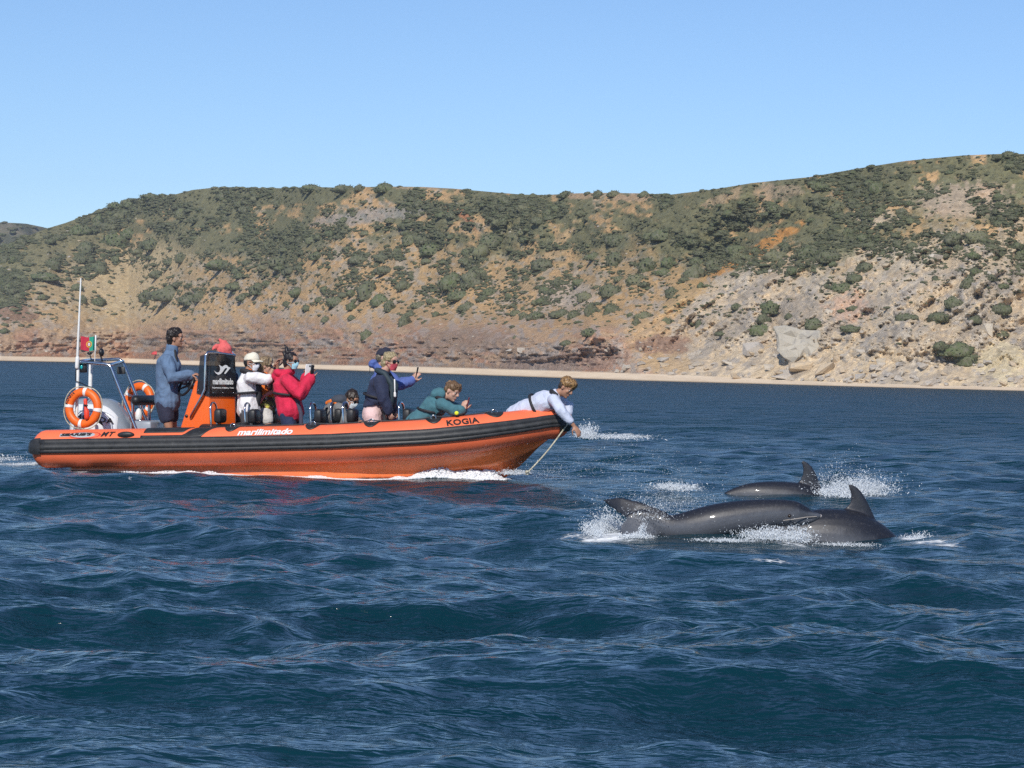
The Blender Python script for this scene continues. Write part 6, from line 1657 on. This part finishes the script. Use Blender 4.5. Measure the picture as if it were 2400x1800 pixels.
shoes(P, MAT['white'], (-1, 0, .2))

# --- youth in the pale hoodie at the bow
yb = -.10
head = B(1327, 909, yb); neck = B(1303, 925, yb); chest = B(1284, 938, yb); waist = B(1246, 956, yb); hip = B(1212, 976, yb + .1)
sh = [B(1297, 936, yb - .19), B(1297, 934, yb + .18)]; el = [B(1314, 960, yb - .24), B(1333, 952, yb + .20)]; wr = [B(1345, 998, yb - .20), B(1332, 968, yb + .06)]
hips = [hip + NEAR * .09, hip + FAR * .09]; kn = [hips[0] + V3(-.10, -.04, -.30), hips[1] + V3(-.10, .04, -.30)]; an = [V3(k[0] - .38, k[1], .42) for k in kn]
P = person('curly haired youth in a pale lavender hoodie lying over the bow, hand hanging down', V3(hip[0], yb, .36), head, (.80, -.25, -.55), (.55, 0, .83), neck, chest, waist, hip, sh, el, wr, [(.62, -.05, -.78), (.45, -.1, -.9)], [(-.5, .6, -.3), (-.4, -.6, -.3)], hips, kn, an, 'tan', 1.0, .98, (22, 35), toe=(-1, 0, .1), eyes=True)
lav = cloth('pale_lavender_cloth', (.57, .62, .76), .05); jacket(P, lav, hip + V3(.0, 0, .01), .035, .024, 1.0, .016, (.66, .9), seed=101)
trousers(P, cloth('pale_grey_joggers_cloth', (.52, .53, .62), .05), 1.5)
mb = MB(); mb.tube([P['neck'] + V3(-.05, .04, .03), P['neck'] + V3(-.045, -.07, .04), P['neck'] + V3(.03, -.12, .0), P['chest'] + V3(.14, -.12, -.05), P['chest'] + V3(.12, -.1, -.14)], [.03, .032, .03, .028, .02], 8); part(P, mb, 'life_vest', MAT['strap'])
belt(P, P['waist'] * .75 + P['chest'] * .25, MAT['strap'], .060, .016)
hair(P, hair_mat('golden_curly_hair', (.08, .040, .016), (.36, .21, .08)), [(-.012, 0, .055, .104, .088, .082), (.03, 0, .09, .07, .075, .045)], 170, .015, 52, .009)
hair(P, hair_mat('dark_cropped_hair', (.02, .014, .010), (.06, .04, .025)), [(-.055, 0, .0, .055, .080, .075)], 10, .009, 54, name='cropped_hair')
shoes(P, MAT['white'], (-1, 0, .1))

# ------------------------------------------------------------------ dolphins
def dolphin_mat():
    m, n, l, p = new_mat('dolphin_skin')
    tc = n.new('ShaderNodeTexCoord'); at_ = n.new('ShaderNodeAttribute'); at_.attribute_name = 'cape'
    f = noise_n(n, l, 5, 5, .65, tc.outputs['Object'], .5); f2 = noise_n(n, l, 38, 3, .6, tc.outputs['Object'])
    cape = ramp(n, l, math_n(n, l, 'ADD', at_.outputs['Fac'], math_n(n, l, 'MULTIPLY', math_n(n, l, 'SUBTRACT', f, .5), .35)), .38, .72)
    c = mixc(n, l, cape, (.086, .094, .112), (.013, .015, .023))
    c = mixc(n, l, math_n(n, l, 'MULTIPLY', ramp(n, l, f2, .55, .75), .12), c, (.30, .29, .29))
    mp = n.new('ShaderNodeMapping'); mp.inputs['Rotation'].default_value = (0, R(55), 0); mp.inputs['Scale'].default_value = (14, 14, 1.2); l.new(tc.outputs['Object'], mp.inputs[0])
    sc_ = ramp(n, l, noise_n(n, l, 1.0, 3, .6, mp.outputs[0]), .70, .73)
    c = mixc(n, l, math_n(n, l, 'MULTIPLY', sc_, .25), c, (.30, .29, .29))
    l.new(c, p.inputs['Base Color']); p.inputs['Roughness'].default_value = .5; p.inputs['Coat Weight'].default_value = .15; p.inputs['Coat Roughness'].default_value = .05
    l.new(bump_n(n, l, f2, .5, .003), p.inputs['Normal'])
    return m
MAT['dolphin'] = dolphin_mat()
def dolphin(label, px0, py0, d, spine, fin=None, fluke=None, beak=None, flipper=None, yaw=0.0, roll=0.0, sc=1.0):
    """spine: (x, z, half width, half height) from tail to head, metres, x to the right; built on a yawed plane at depth d."""
    org = at(px0, py0, d); mb = MB(); cy, sy = math.cos(yaw), math.sin(yaw)
    Q = lambda x, y, z: V3(x * cy - y * sy, x * sy + y * cy, z)
    side = Q(0, 1, 0)
    xs = [q[0] for q in spine]; n_ = len(spine)
    tt = np.linspace(0, n_ - 1, n_ * 4 - 3); sp = np.array(spine)
    def cr(t):
        i = int(min(t, n_ - 1.0001)); f = t - i; p0, p1, p2, p3 = sp[max(i - 1, 0)], sp[i], sp[min(i + 1, n_ - 1)], sp[min(i + 2, n_ - 1)]
        return .5 * ((2 * p1) + (-p0 + p2) * f + (2 * p0 - 5 * p1 + 4 * p2 - p3) * f * f + (-p0 + 3 * p1 - 3 * p2 + p3) * f ** 3)
    S_ = [cr(t) for t in tt]
    mb.sweep([Q(s_[0], 0, s_[1]) for s_ in S_], [side] * len(S_), [max(s_[2], .004) for s_ in S_], [max(s_[3], .004) for s_ in S_], 24)
    def blade(outline_a, outline_b, thick, n_l=10):
        """fin between a leading and a trailing line of points (3-D), lens-shaped in section"""
        A = [np.asarray(a, float) for a in outline_a]; Bq = [np.asarray(b, float) for b in outline_b]; rings = []
        m_ = 12; ta = np.linspace(0, 1, m_)
        ia = lambda arr, t: np.array([np.interp(t, np.linspace(0, 1, len(arr)), [p[k] for p in arr]) for k in range(3)])
        for t in ta:
            a, b = ia(A, t), ia(Bq, t); ch = b - a; nrm = unit(thick); L = np.linalg.norm(ch); th = np.linalg.norm(thick) * (1 - t) ** .6 + .004; ring = []
            for q in np.linspace(0, 2 * math.pi, 16, endpoint=False):
                u_ = .5 - .5 * math.cos(q); ring.append(a + ch * u_ + nrm * th * math.sin(q) * (1 - u_ * .5))
            rings.append(ring)
        mb.ring_loft(rings)
    if fin: blade([Q(x, 0, z) for x, z in fin[0]], [Q(x, 0, z) for x, z in fin[1]], side * .032)
    if fluke:
        for lead, trail, th in fluke: blade([Q(*p) for p in lead], [Q(*p) for p in trail], Q(*th) * .022)
    if flipper:
        for lead, trail in flipper: blade([Q(*p) for p in lead], [Q(*p) for p in trail], V3(0, 0, .018))
    if beak:
        for pts, ra, rb_ in beak: mb.sweep([Q(x, 0, z) for x, z in pts], [side] * len(pts), ra, rb_, 16)
    m = fuse(mb, 'dolphin', .011, 5)
    v = np.empty(len(m.vertices) * 3, np.float32); m.vertices.foreach_get('co', v); v = v.reshape(-1, 3)
    lx = v[:, 0] * cy + v[:, 1] * sy
    order_ = np.argsort(xs); cz = np.interp(lx, sp[order_, 0], sp[order_, 1]); hz = np.interp(lx, sp[order_, 0], sp[order_, 3])
    add_attr(m, 'cape', np.clip((v[:, 2] - cz) / np.maximum(hz, .02) * .5 + .42, 0, 1.2))
    o = link('dolphin', m, MAT['dolphin'], None, org)
    tag(o, label, 'dolphin'); o['_q'] = 0; del o['_q']
    return o, Q
K = 25.0 / FPX                      # metres per photo pixel at the nearest dolphin
def D(px, py, ox, oy, k): return ((px - ox) * k, (oy - py) * k)
def px_spine(rows, ox, oy, k, ws):
    """rows of (px, top, bottom) -> spine stations; ws = width over height."""
    out = []
    for (px, t, b), w_ in zip(rows, ws): x, z = D(px, (t + b) / 2, ox, oy, k); out.append((x, z, (b - t) / 2 * k * w_, (b - t) / 2 * k))
    return out
# nearest dolphin: fluke up at the left, beak to the right
ox, oy = 1660, 1230
rows = [(1470, 1208, 1228), (1505, 1200, 1240), (1540, 1204, 1252), (1575, 1208, 1268), (1620, 1197, 1275), (1680, 1180, 1262), (1745, 1170, 1247), (1800, 1166.5, 1235), (1840, 1167, 1229), (1866, 1171, 1228), (1886, 1182, 1222)]
spn = px_spine(rows, ox, oy, K, [.30, .36, .50, .78, .92, 1.0, 1.0, 1.0, .98, .92, .8])
z_ = lambda px, py, y=0.0: (D(px, py, ox, oy, K)[0], y, D(px, py, ox, oy, K)[1])
dol1, Q1 = dolphin('nearest dolphin, beak to the right and tail fluke raised in spray', ox, oy, 25.0, spn,
    fluke=[([z_(1565, 1203), z_(1505, 1181, .05), z_(1455, 1170, .12), z_(1408, 1178, .20)], [z_(1535, 1232), z_(1468, 1222, .03), z_(1442, 1203, .10), z_(1416, 1185, .19)], (.25, 1.25, .2)),
           ([z_(1565, 1252), z_(1508, 1268, -.05), z_(1474, 1276, -.10), z_(1450, 1268, -.16)], [z_(1535, 1222), z_(1466, 1216, -.03), z_(1452, 1236, -.09), z_(1449, 1257, -.155)], (.25, 1.25, .2))],
    beak=[([D(1868, 1196, ox, oy, K), D(1890, 1199, ox, oy, K), D(1908, 1202, ox, oy, K), D(1920, 1203, ox, oy, K)], [.100, .062, .044, .030], [.066, .040, .027, .018]),
          ([D(1866, 1215, ox, oy, K), D(1888, 1215, ox, oy, K), D(1906, 1211, ox, oy, K), D(1918, 1207, ox, oy, K)], [.085, .054, .036, .026], [.052, .040, .026, .015])],
    flipper=[([z_(1795, 1238, -.12), z_(1775, 1262, -.26), z_(1745, 1276, -.36)], [z_(1765, 1244, -.12), z_(1752, 1262, -.24), z_(1742, 1275, -.35)])])
c_ = Q1(*z_(1843, 1199, -.205)); mb = MB(); mb.ball(Q1(*z_(1846, 1203, -.158)), .016, 10, 7); mb.obj('eye', MAT['iris'], dol1)
# pale mouth line
mb = MB(); mb.ball(Q1(*z_(1921.5, 1204, 0)), .017, 10, 7); mb.obj('beak_tip', plain('pale_beak_tip', (.52, .46, .42), .35, .1), dol1)
mb = MB(); mb.tube([Q1(*z_(1832, 1214, -.150)), Q1(*z_(1858, 1210.5, -.136)), Q1(*z_(1888, 1206.5, -.064)), Q1(*z_(1912, 1205, -.040))], [.003, .0045, .0045, .004], 6); mb.obj('mouth_line', plain('pale_lip', (.42, .38, .34), .4, .1), dol1)
# diving dolphin with the near fin
k2 = 25.7 / FPX; ox, oy = 1980, 1255
rows = [(1800, 1235, 1300), (1850, 1212, 1318), (1900, 1196, 1334), (1950, 1192, 1344), (2000, 1199, 1350), (2040, 1219, 1352), (2070, 1243, 1358), (2100, 1274, 1368), (2130, 1304, 1376)]
spn = px_spine(rows, ox, oy, k2, [.7, .8, .82, .85, .85, .82, .8, .78, .76])
e2 = lambda px, py: D(px, py, ox, oy, k2)
dolphin('dark dolphin diving to the right just behind the beak, with a hooked fin', ox, oy, 25.7, spn, fin=([e2(2074, 1256), e2(2050, 1208), e2(2034, 1176), e2(2016, 1148), e2(1992, 1131)], [e2(1940, 1210), e2(1976, 1194), e2(1991, 1176), e2(1990, 1155), e2(1983, 1136)]), yaw=R(6))
# far dolphin
k3 = 34.0 / FPX; ox, oy = 1810, 1140
rows = [(1690, 1162, 1176), (1715, 1148, 1182), (1750, 1135, 1190), (1790, 1129, 1198), (1840, 1128, 1204), (1880, 1133, 1206), (1915, 1150, 1206), (1945, 1176, 1210), (1975, 1195, 1216)]
spn = px_spine(rows, ox, oy, k3, [.6, .65, .75, .85, .88, .85, .82, .8, .76])
e3 = lambda px, py: D(px, py, ox, oy, k3)
dolphin('farther dolphin showing a grey flank and tall upright fin', ox, oy, 34.0, spn, fin=([e3(1934, 1166), e3(1924, 1132), e3(1913, 1108), e3(1902, 1090), e3(1885, 1077)], [e3(1852, 1142), e3(1874, 1126), e3(1881, 1109), e3(1880, 1092), e3(1876, 1080)]), yaw=R(4))

# ------------------------------------------------------------------ foam and spray
def foam_mat():
    m, n, l, p = new_mat('white_foam')
    p.inputs['Base Color'].default_value = (.80, .83, .85, 1); p.inputs['Roughness'].default_value = .45
    p.inputs['Subsurface Weight'].default_value = .0
    return m
MAT['foam'] = foam_mat()
MAT['drop'] = plain('water_drops', (.68, .73, .77), .4, .05)
fr = np.random.default_rng(77)
def sea_at(x, y): return sea_z(np.atleast_2d(x), np.atleast_2d(y), .03 * np.ones_like(np.atleast_2d(x)), .05 * np.ones_like(np.atleast_2d(x)))[0].ravel()
# bow wave: a ridge of small tumbling lumps along the near waterline
N = 24000
bx_ = 1.2 + 5.0 * fr.uniform(0, 1, N) ** .62
crest = np.interp(bx_, [1.2, 2.0, 2.4, 3.0, 3.4, 3.9, 4.5, 5.0, 5.6, 6.0, 6.25], [.008, .02, .06, .015, .016, .075, .020, .09, .17, .20, .05]) * np.clip(.55 + .8 * noise2(bx_ * 2.6, bx_ * 0 + 3, 5) + .5 * noise2(bx_ * 7, bx_ * 0, 6), .08, 1.6)
u_ = fr.uniform(0, 1, N); off = .02 + .30 * u_ ** 1.3 * np.interp(bx_, [3, 4.5, 6], [.6, .8, 1.2]); hgt = crest * np.clip(1.15 - 1.1 * u_, 0, 1) * fr.uniform(.1, 1.0, N)
lp_ = np.stack([bx_, -(hull_half(bx_) + off), np.zeros(N)], -1); wp = lp_ @ BR.T + BO; wp[:, 2] = sea_at(wp[:, 0], wp[:, 1]) + hgt - .005
sz = (.004 + .016 * fr.uniform(0, 1, N) ** 2) * np.interp(bx_, [3, 4.5, 6], [.55, .65, .9])
tag(scatter('bow_wave', wp, np.stack([sz * 1.5, sz * 1.3, sz * .8], -1), fr.uniform(0, 6, N), [], MAT['foam']), 'white tumbling bow wave along the orange hull', kind='stuff')
# spray: drops thrown from the fins, the fluke and the bow
drops, dsz = [], []
def burst(px, py, d, n_, w_, h_, lean=0.0, r0=.003, r1=.010, depth=.35, base=None, power=1.0):
    c = at(px, py, d); k = d / FPX; n_ = int(n_ * 4.6); r1 = r1 * .68; r0 = r0 * .8
    u_ = fr.normal(0, .42, n_); t = np.abs(fr.normal(0, .5, n_)) ** power
    x = c[0] + (u_ * w_ * (1 + .5 * t) + lean * t * h_) * k; y = c[1] + fr.normal(0, depth, n_); z = c[2] + t * h_ * k * np.clip(1 - .35 * np.abs(u_), .2, 1)
    drops.append(np.stack([x, y, z], -1)); dsz.append((r0 + (r1 - r0) * fr.uniform(0, 1, n_) ** 3.5) * .55)
burst(2010, 1158, 34.2, 1500, 66, 40, .45, .004, .015); burst(1955, 1160, 33.6, 500, 40, 18, .3, .005, .018); burst(1940, 1150, 34.0, 260, 60, 70, .5, .004, .010)
burst(1585, 1146, 34, 420, 50, 14, 0, .004, .015); burst(1560, 1190, 27, 420, 150, 46, 0, .0025, .007, .9)
burst(1436, 1254, 25.5, 1300, 44, 50, -.3, .003, .011, .10); burst(1490, 1260, 24.7, 420, 34, 9, .25, .004, .012, .06); burst(1500, 1258, 24.75, 160, 8, 34, .25, .003, .010, .04); burst(1398, 1252, 25.2, 480, 26, 26, -.3, .003, .010, .2); burst(1520, 1215, 25, 240, 60, 40, .2, .0025, .008, .2)
burst(1800, 1262, 24.7, 900, 66, 24, 0, .003, .012, .16); burst(1862, 1268, 24.9, 700, 40, 34, .1, .003, .012, .14); burst(1700, 1268, 24.3, 260, 70, 6, 0, .003, .008, .1)
burst(2150, 1278, 25.4, 800, 36, 24, .35, .003, .012, .18); burst(2215, 1286, 25.4, 420, 50, 10, .2, .003, .010, .15); burst(2000, 1278, 25.0, 260, 110, 5, 0, .003, .008, .1)
burst(1372, 1024, 52, 500, 22, 26, .2, .006, .022, .6); burst(1440, 1026, 55, 380, 80, 8, 0, .006, .020, .8)
burst(1200, 1110, 37.6, 500, 36, 10, .3, .003, .012, .25); burst(1290, 1120, 36.5, 150, 60, 40, .3, .0025, .006, .5); burst(1480, 1120, 31, 260, 200, 80, 0, .0025, .0065, 1.8)
burst(20, 1084, 41, 520, 60, 14, -.2, .006, .022, .5); burst(100, 1090, 38.6, 160, 60, 4, 0, .005, .014, .1)
dp = np.concatenate(drops); ds = np.concatenate(dsz); st_ = np.where(fr.uniform(0, 1, len(ds)) < .35, fr.uniform(2, 5, len(ds)), fr.uniform(.9, 1.6, len(ds))); rt_ = np.stack([fr.normal(0, .7, len(ds)), fr.normal(0, .7, len(ds)), fr.uniform(0, 6, len(ds))], -1)
tag(scatter('spray', dp, np.stack([ds, ds, ds * st_], -1), rt_, [], MAT['drop']), 'flying drops of spray round the dolphins and the bow', kind='stuff')
